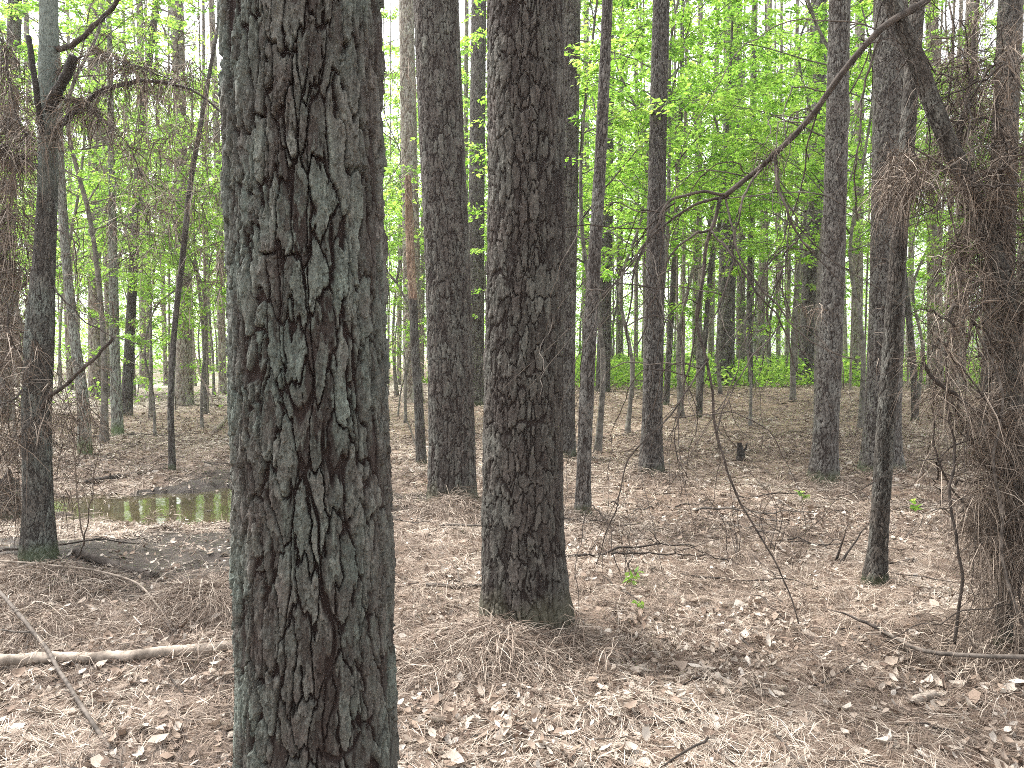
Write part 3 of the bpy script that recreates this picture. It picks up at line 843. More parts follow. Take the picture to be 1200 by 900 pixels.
# ------------------------------------------------------------------ understorey trees with leaves
def leaf_faces(rng, C, d, size, up=0.55):
    """diamond leaves at C pointing along d"""
    n = len(C)
    d = d / np.maximum(np.linalg.norm(d, axis=1, keepdims=True), 1e-6)
    nrm = rng.normal(0, up, (n, 3)); nrm[:, 2] += 1
    s = np.cross(d, nrm); s /= np.maximum(np.linalg.norm(s, axis=1, keepdims=True), 1e-6)
    up_ = np.cross(s, d)
    L = (size * (0.6 + 0.7 * rng.random(n)))[:, None]; W = L * (0.24 + 0.12 * rng.random((n, 1)))
    b = C; tip = C + d * L - up_ * L * 0.12
    l = C + d * L * 0.42 + s * W + up_ * W * 0.3; r = C + d * L * 0.42 - s * W + up_ * W * 0.3
    return np.stack([b, l, tip, r], 1).reshape(-1, 3), np.arange(n * 4).reshape(n, 4)


def leafy(seed, H, crown0, rad, nb, leaf, per_twig, base=.5):
    """a slender broadleaf: returns trunk, limb list, crown builders (foot at origin)"""
    rng = np.random.default_rng(seed)
    tp = np.array([[0, 0, -.15]] + [[rng.normal(0, .085 * k), rng.normal(0, .085 * k), H * k / 6] for k in range(1, 7)])
    tp = resample(tp, 30)
    tb = MB(); tube(tb, tp, np.linspace(.012 * H ** .9 * base, .006, 30) * (1 + .9 * np.exp(-np.arange(30) / 1.1)), 9, .08, .6)
    lb = []; cb = MB()
    for k in range(nb):
        z = crown0 + (H * .98 - crown0) * (k + rng.random()) / nb
        i = int(np.clip(z / H * 29, 1, 28)); p0 = tp[i]
        az = k * 2.399 + rng.normal(0, .4)
        ln = rad * (1.05 - .6 * (z - crown0) / (H - crown0)) * (.55 + .6 * rng.random())
        d = np.array([math.cos(az), math.sin(az), .35 + .25 * rng.random()])
        bp = wob(resample([p0, p0 + d * ln * .5, p0 + d * ln * np.array([1, 1, .75])], 14), .05, seed * 31 + k)
        b1 = MB(); tube(b1, bp, np.linspace(.004 + .004 * ln, .0025, 14), 5); lb.append(b1)
        for q in range(int(5 + ln * 4)):
            j = rng.integers(4, 14); s0 = bp[j]
            a2 = az + rng.normal(0, .9); l2 = (.25 + .55 * rng.random()) * (.4 + .3 * ln)
            d2 = np.array([math.cos(a2), math.sin(a2), rng.normal(.0, .18)])
            e = s0 + d2 * l2 + np.array([0, 0, -.06 * l2])
            tube(b1, np.array([s0, (s0 + e) / 2 + [0, 0, .02], e]), [.003, .002, .0012], 4)
            n = int(per_twig * (.6 + .8 * rng.random()))
            tt = .25 + .8 * rng.random((n, 1))
            C = s0 + (e - s0) * tt + rng.normal(0, .03, (n, 3))
            side = np.cross(d2, [0, 0, 1.]) * np.where(rng.random((n, 1)) < .5, -1, 1)
            dl = d2 * .6 + side * rng.uniform(.2, 1.1, (n, 1)) + rng.normal(0, .25, (n, 3)); dl[:, 2] -= .12
            V, fc = leaf_faces(rng, C, dl, leaf)
            cl = np.clip(rng.normal(.5, .2) + rng.normal(0, .16, n), 0, 1)
            cb.add(V, fc, np.repeat(cl, 4))
    return tb, lb, cb


LEAFY = []
for k, (H, c0, rad, nb, leaf, pt) in enumerate([(7.5, 2.4, 2.5, 25, .076, 27), (9.5, 2.8, 2.8, 30, .076, 28), (5.5, 1.2, 2.0, 19, .07, 24), (11.5, 3.6, 3.1, 34, .08, 29), (3.0, .4, 1.2, 14, .07, 16)]):
    tb, lb, cb = leafy(900 + k, H, c0, rad, nb, leaf, pt)
    r_ = empty('leafy_tree', (0, 0, 0))
    tb.build('trunk', M['sapling'], r_, None, True)
    for b1 in lb[:: 1][:40]: b1.build('limb', M['sapling'], r_)
    cb.build('crown', M['leaf'], r_)
    LEAFY.append(r_)

used = [False] * len(LEAFY)
NEAR_NAMES = [(55, 'the lichened stubbed tree'), (112, 'the reddish pine past the puddle'), (155, 'the bent slender dark tree'), (216, 'the clear-footed grey pine past the puddle'),
              (482, 'the peeled orange stem'), (558, 'the narrow pine between the thick trunks'), (700, 'the slim swollen-stemmed pine'), (768, 'the straight lone pine'),
              (853, 'the dark pine at the undergrowth edge'), (955, 'the dark pine beside the scaly trunk'), (1003, 'the narrow grey trunk'), (1042, 'the broad reddish pine'),
              (1096, 'the straw loop'), (1176, 'the grey pine behind the tangle')]
seen_lab = set()


def put_leafy(px, Y, v, s=1.0, label=None):
    x = (px - 600) / F * Y
    if used[v]: o = copy_tree(LEAFY[v])
    else: o = LEAFY[v]; used[v] = True
    o.location = (x, Y, float(gz(x, Y, False))); o.rotation_euler = (0, 0, random.random() * 6.28); o.scale = (s, s, s)
    g = 'leafy understorey trees'
    if label is None:
        nm = min(NEAR_NAMES, key=lambda t: abs(t[0] - px))
        for w in (('bushy low green sapling' if v == 4 else 'spreading leafy green tree' if v in (0, 2) else 'tall leafy green tree'),):
            cand = f'{w} behind {nm[1]}'
            if cand not in seen_lab and Y < 34: label = cand; seen_lab.add(cand)
        if label is None:
            label = 'bright green leafy tree deep in the woods behind the pines'; g = 'leafy trees deep in the woods'
    tag(o, label, 'tree', g)
    return o


RL = random.Random(21)
near_list = [(700, 11, 1, .95), (770, 12, 3, .85), (960, 12, 3, .9), (820, 17.5, 3, 1), (600, 22, 3, 1), (120, 12, 3, .9), (240, 18, 3, 1), (735, 13, 0, 1), (800, 15, 1, 1), (880, 13.5, 2, 1.0), (930, 17, 3, 1), (1010, 13, 1, .95), (845, 19, 0, 1.15), (690, 17, 1, 1), (760, 21, 3, 1), (985, 20, 0, 1.2), (1075, 16, 0, 1), (1130, 19, 3, 1),
             (905, 25, 1, 1.2), (820, 27, 3, 1.1), (720, 26, 0, 1.2), (1170, 14, 2, 1), (1050, 25, 1, 1.1), (475, 15, 2, 1), (465, 21, 1, 1), (505, 26, 3, 1), (575, 24, 1, 1.1), (545, 30, 3, 1),
             (95, 15, 1, 1), (175, 17, 0, 1), (235, 14.5, 2, 1), (140, 22, 3, 1), (30, 18, 1, 1), (205, 26, 1, 1.1), (70, 27, 3, 1), (250, 24, 0, 1.1), (15, 12.5, 2, .9), (180, 13, 2, .8), (640, 28, 3, 1),
             (700, 24, 4, 1), (790, 25, 4, 1.1), (880, 26, 4, 1), (950, 27, 4, 1.2), (1090, 24, 4, 1), (465, 16, 4, 1), (205, 19, 4, 1), (160, 25, 4, 1)]
for (px, Y_, v, s_) in near_list: put_leafy(px, Y_, v, s_)
for k in range(78):
    Y_ = RL.uniform(29, 54); px = RL.uniform(-80, 1280)
    put_leafy(px, Y_, RL.choice([0, 1, 1, 3, 3, 2]), RL.uniform(1.1, 1.55))
# a leafy spray reaching in at the top near the scaly pine
for (px, Y_, v, s_, lb_) in [(1018, 7.6, 1, .62, 'thin leafy tree reaching into view beside the top of the long dead branch')]:
    pass

# ------------------------------------------------------------------ far pines, copied from three
FARP = []
for k in range(4):
    H = 21 + k
    rr2 = [.17, .15, .12, .2][k]
    Pt = np.array([[0, 0, -.2], [.05 * k, 0, H * .3], [.1, .05 * k, H * .6], [0.05, 0, H]])
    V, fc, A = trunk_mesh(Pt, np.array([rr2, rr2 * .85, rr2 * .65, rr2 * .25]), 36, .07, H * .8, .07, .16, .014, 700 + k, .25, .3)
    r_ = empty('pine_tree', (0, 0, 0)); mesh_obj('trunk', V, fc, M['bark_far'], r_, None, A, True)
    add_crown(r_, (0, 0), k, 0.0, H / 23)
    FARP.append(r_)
fused = [False] * 4


def put_far(px, Y, k, s, label, group):
    x = (px - 600) / F * Y
    if fused[k]: o = copy_tree(FARP[k])
    else: o = FARP[k]; fused[k] = True
    o.location = (x, Y, float(gz(x, Y, False))); o.scale = (s, s, 1.0); o.rotation_euler = (RL.gauss(0, .012), RL.gauss(0, .018), RL.random() * 6.28)
    tag(o, label, 'tree', group)


FAR_LAB = 'slender pine trunk standing deep in the green woods'
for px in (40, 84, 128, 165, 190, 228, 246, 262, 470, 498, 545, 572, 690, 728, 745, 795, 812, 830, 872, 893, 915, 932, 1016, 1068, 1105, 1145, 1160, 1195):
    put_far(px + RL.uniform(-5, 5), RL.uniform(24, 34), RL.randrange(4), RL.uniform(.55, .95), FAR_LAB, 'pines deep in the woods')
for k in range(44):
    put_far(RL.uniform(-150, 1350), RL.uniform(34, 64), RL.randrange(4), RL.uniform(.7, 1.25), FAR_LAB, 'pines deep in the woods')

for k in range(64):
    put_far(RL.uniform(640, 1210) if k < 40 else RL.uniform(-20, 600), RL.uniform(16, 36), RL.choice([1, 2]), RL.uniform(.16, .38), 'thin pale grey sapling trunk standing among the leafy background trees', 'thin saplings among the leaves')
# the wood beyond, one mass
mb = MB(); n_cl = 3200
rg = np.random.default_rng(77)
yy = rg.uniform(52, 85, n_cl); xx = rg.uniform(-.85, .85, n_cl) * yy
zz = np.where(rg.random(n_cl) < .26, rg.random(n_cl) * 4 + .3, rg.beta(1.3, 1.4, n_cl) * 22 + 3.2)
per = 70
C = np.repeat(np.stack([xx, yy, zz], 1), per, 0) + rg.normal(0, 1, (n_cl * per, 3)) * [.95, .8, .5]
C[:, 2] = np.maximum(C[:, 2], .2)
V, fc = leaf_faces(rg, C, rg.normal(0, 1, C.shape) * [1, 1, .4], .24, .7)
mb.add(V, fc, np.repeat(np.clip(np.repeat(rg.random(n_cl), per) * .6 + rg.normal(.2, .15, len(C)), 0, 1), 4))
tag(mb.build('far_woods', M['leaf']), 'hazy green mass of woods beyond the last trunks', 'woods', None, 'stuff')

# ------------------------------------------------------------------ the ground sheet
def graded(lo, hi, near0, near1, step, grow=1.12):
    a = list(np.arange(near0, near1, step)); s = step; p = a[-1]
    while p < hi: s *= grow; p += s; a.append(p)
    s = step; p = a[0]; b = []
    while p > lo: s *= grow; p -= s; b.append(p)
    return np.array(b[::-1] + a)


gx = graded(-230, 230, -6.5, 6.5, .035); gy = graded(-60, 260, 1.2, 11, .035)
X, Yg = np.meshgrid(gx, gy)
Z = gz(X, Yg)
green = sst(20.0, 26, np.sqrt(X ** 2 + Yg ** 2)) * sst(-2, 3, X) * sst(.3, .55, fbm(X / 5 + 3, Yg / 5 + 3, 8, 2) + .15)
pale = sst(17, 21, Yg) * (1 - sst(-4, -1, X)) * sst(.35, .55, fbm(X / 4 + 5, Yg / 9 + 5, 18, 2))
gm = bpy.data.materials.new('forest_floor'); t = nt(gm)
pos = geo_pos(t)
n1 = noise(t, 1.6, 4, .6, pos); n2 = noise(t, 22, 5, .7, pos, 1.2); n3 = noise(t, 95, 3, .7, pos, 2.0)
vor = t.nodes.new('ShaderNodeTexVoronoi'); vor.inputs['Scale'].default_value = 13; vor.inputs['Randomness'].default_value = 1
t.links.new(pos, vor.inputs['Vector'])
c = mix(t, ramp(t, n3, [(.32, 0), (.68, 1)]), (.10, .075, .058), (.34, .27, .21))
c = mix(t, ramp(t, n2, [(.35, 0), (.7, .8)]), c, (.20, .14, .105))
sepc = t.nodes.new('ShaderNodeSeparateColor'); t.links.new(vor.outputs['Color'], sepc.inputs[0])
lf = mth(t, 'MULTIPLY', ramp(t, sepc.outputs[0], [(.55, 0), (.62, 1)], 'LINEAR'), ramp(t, n2, [(.42, 0), (.5, 1)]))
c = mix(t, mth(t, 'MULTIPLY', lf, .75), c, ramp(t, sepc.outputs[1], [(0, (.30, .22, .17)), (1, (.52, .44, .37))]))
c = mix(t, ramp(t, n1, [(.35, .0), (.7, .45)]), c, (.30, .19, .13))
md = attr(t, 'mud')
c = mix(t, ramp(t, mth(t, 'ADD', md, mth(t, 'MULTIPLY', mth(t, 'SUBTRACT', n2, .5), .9)), [(.3, 0), (.7, .92)]), c, (.032, .025, .021))
c = mix(t, mth(t, 'MULTIPLY', attr(t, 'pale'), ramp(t, n2, [(.35, .3), (.6, 1)])), c, (.50, .46, .41))
c = mix(t, mth(t, 'MULTIPLY', attr(t, 'green'), ramp(t, n2, [(.3, .4), (.55, 1)])), c, (.09, .16, .03))
hb = mth(t, 'ADD', n2, mth(t, 'MULTIPLY', n3, .6))
rg_ = mth(t, 'SUBTRACT', .92, mth(t, 'MULTIPLY', md, .45))
out(t, principled(t, c, rg_, .25, bump(t, hb, .9, .03)))
g = mesh_obj('ground', np.stack([X, Yg, Z], -1).reshape(-1, 3), grid_faces(len(gy), len(gx), False), gm, None, None,
             {'mud': mudf(X, Yg).ravel(), 'green': green.ravel(), 'pale': pale.ravel()}, True)
tag(g, kind='structure')

# puddle
wm = bpy.data.materials.new('muddy_water'); t = nt(wm)
nw = noise(t, 2.2, 3, .5, geo_pos(t))
wc = ramp(t, nw, [(.3, (.030, .026, .014)), (.7, (.062, .052, .029))])
p = principled(t, wc, .04, .5, bump(t, noise(t, 5, 2, .5, geo_pos(t)), .05, .02))
p.node.inputs['IOR'].default_value = 1.333
out(t, p)
th = np.linspace(0, 2 * math.pi, 48, endpoint=False)
WZ = -.105
V = np.concatenate([[[PUD[0], PUD[1], WZ]], np.stack([PUD[0] + np.cos(th) * PUD[2] * 1.75, PUD[1] + np.sin(th) * PUD[3] * 1.75, np.full(48, WZ)], 1)])
fc = np.stack([np.zeros(48, int), 1 + np.arange(48), 1 + (np.arange(48) + 1) % 48], 1)
tag(mesh_obj('puddle_water', V, fc, wm), kind='structure')

# ------------------------------------------------------------------ litter
def in_view(n, y0, y1, rng, p=1.0, margin=.12):
    """random ground points inside the view wedge, density falling with distance"""
    u = rng.random(n)
    k = 2 - p
    y = (y0 ** k + u * (y1 ** k - y0 ** k)) ** (1 / k) if abs(k) > 1e-6 else y0 * (y1 / y0) ** u
    half = .674 + margin
    x = rng.uniform(-half, half, n) * y - np.where(y < 4, 0, 0)
    return x, y


def lay_needles(mb, x, y, rng, Lr, wbase, lift, rl=0, rh=1):
    n = len(x)
    keep = ((pud_field(x, y) > .92) | (rng.random(n) < .10)) & (rng.random(n) > mudf(x, y) * .93)
    x, y = x[keep], y[keep]; n = len(x)
    a = rng.uniform(0, 6.283, n)
    tone = (fbm(x * 1.1 + 20, y * 1.1 + 20, 71, 3) - .5) * 1.1 + (fbm(x * 4 + 20, y * 4 + 20, 72, 2) - .5) * .5
    # bundles of three
    x = np.repeat(x, 3); y = np.repeat(y, 3); a = np.repeat(a, 3) + rng.normal(0, .16, 3 * n)
    cl = np.clip(np.repeat(.08 + .84 * rng.random(n) + tone, 3) + rng.normal(0, .1, 3 * n), 0, 1); n = 3 * n
    L = rng.uniform(*Lr, n); bend = rng.normal(0, .35, n)
    w = wbase * np.maximum(1, y / 5.0)
    pts = []
    li = np.repeat(np.abs(rng.normal(0, lift, n // 3)), 3)
    for k, f in enumerate((0, .5, 1)):
        px = x + np.cos(a + bend * f) * L * f; py = y + np.sin(a + bend * f) * L * f
        hz = np.maximum(gz(px, py), np.where(pud_field(px, py) < 1.3, WZ, -9)) + .003 + li * (.35, 1.0, .5)[k] + (rng.random(n) * .012)
        pts.append(np.stack([px, py, hz], 1))
    sx = np.stack([-np.sin(a), np.cos(a), rng.normal(0, .4, n)], 1) * (w / 2)[:, None]
    V = np.stack([pts[0] - sx, pts[0] + sx, pts[1] + sx, pts[1] - sx, pts[2] + sx * .3, pts[2] - sx * .3], 1).reshape(-1, 3)
    k = np.arange(n)[:, None] * 6
    fc = np.concatenate([k + np.array([[0, 1, 2, 3]]), k + np.array([[3, 2, 4, 5]])])
    mb.add(V, fc, np.repeat(rl + (rh - rl) * cl, 6))


rl_ = np.random.default_rng(99)
mb = MB()
x, y = in_view(36000, 2.2, 6.5, rl_, .6); lay_needles(mb, x, y, rl_, (.09, .2), .0017, .016)
x, y = in_view(26000, 6, 13, rl_, .4); lay_needles(mb, x, y, rl_, (.12, .25), .0028, .022)
x, y = in_view(14000, 12, 26, rl_, .2); lay_needles(mb, x, y, rl_, (.16, .3), .003, .035)
# small tufts of straw caught on seedlings
nt_ = 1300
x, y = in_view(nt_, 3.0, 20, rl_, .7)
k_ = (pud_field(x, y) > 1.3) & ((x > -1.0) | (rl_.random(nt_) < .35)); x, y = x[k_], y[k_]
B = np.repeat(np.stack([x, y, gz(x, y) + rl_.uniform(.03, .16, len(x))], 1), 34, 0)
dv = rl_.normal(0, 1, B.shape); dv[:, 2] = np.abs(dv[:, 2]) * .45
B = B + rl_.normal(0, .02, B.shape)
strands(mb, B, dv, rl_.uniform(.1, .22, len(B)), .0026 * 1.2, .55, rl_, .1, .95)
nt_ = 420
x, y = in_view(nt_, 3.6, 17, rl_, .6)
k_ = (pud_field(x, y) > 1.4) & ((x > .4) | (rl_.random(nt_) < .3)); x, y = x[k_], y[k_]
B = np.repeat(np.stack([x, y, gz(x, y)], 1), 40, 0) + rl_.normal(0, .035, (len(x) * 40, 3)) * [1, 1, .3]
dv = rl_.normal(0, .6, B.shape); dv[:, 2] = .35 + .5 * rl_.random(len(B))
strands(mb, B, dv, rl_.uniform(.1, .27, len(B)) * np.repeat(rl_.uniform(.6, 1.2, len(x)), 40), .0032, .5, rl_, .15, .8)
tag(mb.build('pine_straw', M['needles']), 'carpet of fallen brown pine needles over the forest floor', 'needles', None, 'stuff')

# straw heaps at feet of the two thick pines and near the puddle
def heap(label, px, py, rx, ry, n, hgt, col=(.1, 1.0), L=(.12, .24)):
    c = ground_at(px, py); mb = MB()
    a = rl_.uniform(0, 6.283, n); q = np.sqrt(rl_.random(n))
    bx = c[0] + np.cos(a) * q * rx; by = c[1] + np.sin(a) * q * ry
    bz = gz(bx, by) + hgt * (1 - q ** 1.5) * (.45 + .55 * rl_.random(n))
    d = np.stack([np.cos(a) * .55 + rl_.normal(0, .9, n), np.sin(a) * .55 + rl_.normal(0, .9, n) - .2, rl_.normal(.05, .28, n)], 1)
    strands(mb, np.stack([bx, by, bz], 1), d, rl_.uniform(*L, n), .0025 * max(1, c[1] / 6), .15 + .6 * rl_.random(n), rl_, *col)
    return tag(mb.build('straw_heap', M['needles'], None, c), label, 'straw', None, 'stuff')


heap('fanned heap of pale straw against the foot of the dark thick pine', 588, 752, .46, .30, 3200, .11)
heap('small straw bank on the sheltered side of the dark thick pine foot', 668, 752, .22, .2, 900, .09)
heap('mound of straw at the foot of the leaning thick pine', 535, 598, .42, .30, 1800, .16)
heap('clump of straw at the foot of the slim leaning pine', 690, 610, .22, .2, 700, .09)
heap('straw clump on the needle floor below the dark thick pine', 660, 810, .22, .18, 900, .06)
heap('straw mound around the foot of the straight lone pine', 763, 562, .35, .3, 900, .1)
heap('dark brushy heap of straw beside the closest trunk', 240, 702, .34, .26, 1700, .16)
heap('straw around the foot of the scaly crossed pine', 966, 566, .45, .4, 1200, .12)
heap('straw tuft low beside the closest trunk foot', 520, 780, .3, .22, 1200, .07)
heap('wiry straw heap at the foot of the lichened tree', 60, 690, .5, .35, 2400, .2)
heap('straw heap at the edge past the fallen pale log', 40, 740, .45, .3, 1500, .12)

# dead leaves
def lay_leaves(mb, x, y, rng, size, flatten=.5):
    n = len(x)
    keep = (pud_field(x, y) > .9) | (rng.random(n) < .12)
    keep &= rng.random(n) > mudf(x, y) * .85
    keep &= rng.random(n) < .25 + 1.0 * sst(.42, .62, fbm(x * 1.4 + 60, y * 1.4 + 60, 81, 3))
    x, y = x[keep], y[keep]; n = len(x)
    a = rng.uniform(0, 6.283, n)
    L = size * (.45 + .35 * rng.random(n) + rng.gamma(1.2, .3, n)); L = np.minimum(L, size * 1.7); W = L * rng.uniform(.14, .36, n)
    nr = rng.normal(0, flatten, (n, 3)); nr[:, 2] = 1; nr /= np.linalg.norm(nr, axis=1, keepdims=True)
    d = np.stack([np.cos(a), np.sin(a), np.zeros(n)], 1); d -= nr * np.sum(d * nr, 1, keepdims=True); d /= np.linalg.norm(d, axis=1, keepdims=True)
    s = np.cross(nr, d)
    c = np.stack([x, y, np.maximum(gz(x, y), np.where(pud_field(x, y) < .95, WZ, -9)) + .006 + np.abs(rng.normal(0, .012, n)) + L * .12 * np.abs(nr[:, 0])], 1)
    curl = rng.normal(.10, .16, n)[:, None] * L[:, None]
    Lc = L[:, None]; Wc = W[:, None]; skew = rng.normal(0, .15, n)[:, None]
    pts = [c - d * Lc * .5 + nr * curl,
           c - d * Lc * .22 + s * Wc * .75 + nr * curl * .5, c - d * Lc * .2 - s * Wc * .7 + nr * curl * .4,
           c + d * Lc * .18 + s * Wc * (1 + skew) + nr * curl * .5, c + d * Lc * .2 - s * Wc * (1 - skew) + nr * curl * .6,
           c + d * Lc * .52 + nr * curl * 1.1, c - d * Lc * .2, c + d * Lc * .18]
    V = np.stack(pts, 1).reshape(-1, 3); k = np.arange(n)[:, None] * 8
    fq = np.concatenate([k + np.array([[1, 6, 7, 3]]), k + np.array([[6, 2, 4, 7]])])
    ft = np.concatenate([k + np.array([[0, 6, 1]]), k + np.array([[0, 2, 6]]), k + np.array([[3, 7, 5]]), k + np.array([[7, 4, 5]])])
    cl = np.repeat(np.clip(rng.beta(1.25, 1.3, n), 0, 1), 8)
    mb.v.append(V); mb.f += [fq + mb.n, ft + mb.n]; mb.n += len(V); mb.a.append(cl)


mb = MB()
x, y = in_view(26000, 2.2, 7, rl_, .5); lay_leaves(mb, x, y, rl_, .044)
x, y = in_view(24000, 6.5, 15, rl_, .2); lay_leaves(mb, x, y, rl_, .06)
x, y = in_view(7000, 14, 28, rl_, 0); lay_leaves(mb, x, y, rl_, .09)
def crumbs(mb, n, y0, y1, size):
    x, y = in_view(n, y0, y1, rl_, .5); k0 = len(mb.a); lay_leaves(mb, x, y, rl_, size, .7)
    mb.a[-1] = np.repeat(np.where(rl_.random(len(mb.a[-1]) // 8) < .7, .02, .9), 8)
crumbs(mb, 14000, 2.2, 7, .026); crumbs(mb, 9000, 6.5, 14, .036)
tag(mb.build('leaf_litter', M['dead_leaf'], None, None), 'pale curled dead leaves strewn over the needles', 'leaves', None, 'stuff')

# green undergrowth at the far edge of the straw floor
mb = MB(); n = 42000
y = rl_.uniform(20.5, 44, n); x = rl_.uniform(-.05, .72, n) * y
k_ = fbm(x / 3 + 7, y / 3 + 7, 44, 2) > .36; x, y = x[k_], y[k_]; n = len(x)
V, fc = leaf_faces(rl_, np.stack([x, y, gz(x, y, False) + rl_.beta(1.3, 2.0, n) * .85], 1), rl_.normal(0, 1, (n, 3)) * [1, 1, .5], .15, .7)
mb.add(V, fc, np.repeat(np.clip(rl_.normal(.6, .2, n), 0, 1), 4))
n = 5000
y = rl_.uniform(20, 44, n); x = rl_.uniform(-.74, .0, n) * y
k_ = fbm(x / 2.5 + 7, y / 2.5 + 7, 45, 2) > .6; x, y = x[k_], y[k_]; n = len(x)
V, fc = leaf_faces(rl_, np.stack([x, y, gz(x, y, False) + rl_.beta(1.2, 2.5, n) * .9], 1), rl_.normal(0, 1, (n, 3)) * [1, 1, .5], .14, .7)
mb.add(V, fc, np.repeat(np.clip(rl_.normal(.5, .2, n), 0, 1), 4))
tag(mb.build('undergrowth', M['leaf_low']), 'bright green low undergrowth at the far edge of the straw floor', 'undergrowth', None, 'stuff')


# ------------------------------------------------------------------ fallen logs, sticks, seedlings
def lying(label, pix, r0, r1, mat='twig', lift=0.0, name='fallen_branch', cat='branch', rnd=.5, nseg=8, rough=.08, amp=.012, n=30, twigs=0):
    P = []
    for q in pix:
        p = ground_at(q[0], q[1]); p[2] = float(gz(p[0], p[1])) + r0 * .5 + (q[2] if len(q) > 2 else 0) + lift; P.append(p)
    P = wob(resample(P, n), amp, int(pix[0][0] + pix[0][1] * 3), 4)
    mb = MB(); tube(mb, P, np.linspace(r0, r1, n), nseg, rough, rnd)
    for q in range(twigs):
        i = random.randint(int(n * .2), int(n * .9)); s0 = P[i]
        sd = np.array([random.uniform(-1, 1), random.uniform(-.6, .6), random.uniform(0, .5)]); ln = random.uniform(.12, .4)
        tube(mb, wob(resample([s0, s0 + sd * ln * .5, s0 + sd * ln * [1, 1, .6]], 9), .012, q + i), np.linspace(r1 * .8, .001, 9), 5)
    return tag(mb.build(name, M[mat], None, P[0], True), label, cat)


lying('pale barkless log lying level by the closest trunk', [(-40, 778), (60, 777), (170, 775), (285, 773)], .027, .025, 'pale_wood', lift=.022, name='fallen_log', cat='log', rnd=.8, nseg=14, amp=.012, rough=.13, n=60)
lying('dark rotting log lying near the muddy ground', [(88, 652), (130, 664), (182, 676)], .032, .024, 'twig', name='fallen_log', cat='log', rnd=.5, nseg=10)
lying('short rotten log beneath the dark rotting one', [(92, 662), (112, 672), (132, 680)], .024, .02, 'twig', name='fallen_log', cat='log', rnd=.75, nseg=10)
lying('bent grey branch rising out of the near corner', [(-30, 690, .14), (0, 722, .12), (45, 765, .08), (90, 830, .05), (150, 905, .0)], .011, .008, 'twig', rnd=.75, twigs=1)
lying('thin pale trailing branch arching over the straw past the log', [(-20, 676, .10), (60, 684, .12), (120, 692, .12), (172, 708, .08), (198, 735, .0), (196, 760, .0)], .008, .004, 'pale_wood', rnd=.6, twigs=2)
lying('pale stick lying past the puddle, pointing at the closest trunk', [(205, 517), (240, 513), (285, 506)], .028, .02, 'pale_wood', rnd=.5)
lying('forked pale branch past the puddle edge', [(180, 540), (225, 532), (262, 516)], .016, .008, 'pale_wood', rnd=.4, twigs=3)
lying('dark branch on the far bank of the puddle', [(100, 566), (140, 559), (190, 550)], .035, .02, 'twig', rnd=.1, twigs=2)
lying('long dark branch lying behind the curved mossy stem', [(95, 513), (150, 512), (210, 513)], .03, .02, 'twig', rnd=.2, twigs=1)
lying('stout short branch propped by the closest trunk past the puddle', [(252, 508, .0), (262, 498, .05), (275, 488, .18)], .045, .03, 'pale_wood', rnd=.2)
vine('long wiry branch snaking across the straw floor to the frame edge', [(692, 574, 8.0), (760, 588, 7.4), (830, 604, 6.75), (925, 612, 6.5), (975, 655, 5.4), (1010, 700, 4.55), (1045, 745, 3.75), (1090, 764, 3.45), (1140, 768, 3.35), (1225, 770, 3.3)], .007, .011, 'fallen_branch', 'twig', 'branch', .75, .015, 70, 7)
lying('dark weathered branch with pale ends lying mid-floor', [(818, 612), (845, 613), (875, 622), (908, 628)], .022, .012, 'twig', rnd=.75, twigs=4)
lying('short straight stick beside the dark thick pine foot', [(660, 687), (690, 686), (722, 684)], .013, .01, 'pale_wood', rnd=.35)
lying('short pale stick in the open near leaves', [(826, 802), (850, 797), (882, 798)], .009, .007, 'pale_wood', rnd=.4)
lying('slanting stick lying beyond the thin mossy-footed stem', [(1050, 566), (1065, 576), (1082, 590)], .014, .01, 'pale_wood', rnd=.5)
lying('small dark stick lying beside the thin mossy-footed stem', [(1035, 664), (1055, 662), (1072, 660)], .018, .012, 'dark_wood', rnd=.5)
lying('grey stick leaning by the foot of the peeled stem', [(474, 484, .0), (484, 520, .1), (494, 548, .0)], .014, .012, 'twig', rnd=.2)
lying('short dead stick stuck in the straw in the open', [(800, 694), (802, 708), (804, 716)], .014, .012, 'pale_wood', rnd=.7)
lying('pale curled bark strip lying under the crooked tree', [(1072, 822), (1090, 815), (1112, 812)], .022, .012, 'pale_wood', rnd=1.0, name='bark_strip', cat='bark')
vine('thin pale stick leaning against the closest trunk side of the puddle', [(250, 470, 11), (235, 440, 11), (228, 410, 11)], .012, .008, 'leaning_stick', 'pale_wood', 'stick', .6, .02, 20, 0)
for (px0, lab) in ((860, 'wiry dead stem upright in the open straw'), (735, 'wiry dead stem near the straight lone pine'), (1160, 'wiry dead stem before the crooked tree'), (905, 'wiry dead stem in front of the scaly pine')):
    gp = ground_at(px0, 640 + (px0 % 50))
    mb = MB()
    for q in range(5):
        s0 = gp + np.array([random.uniform(-.05, .05), random.uniform(-.05, .05), -.02])
        tube(mb, wob(resample([s0, s0 + [random.uniform(-.1, .1), random.uniform(-.1, .1), .3], s0 + [random.uniform(-.3, .3), random.uniform(-.2, .2), random.uniform(.35, .8)]], 16), .03, px0 + q), np.linspace(.0035, .001, 16), 5, 0, .6)
    tag(mb.build('dead_sapling', M['twig'], None, gp, True), lab, 'stem')

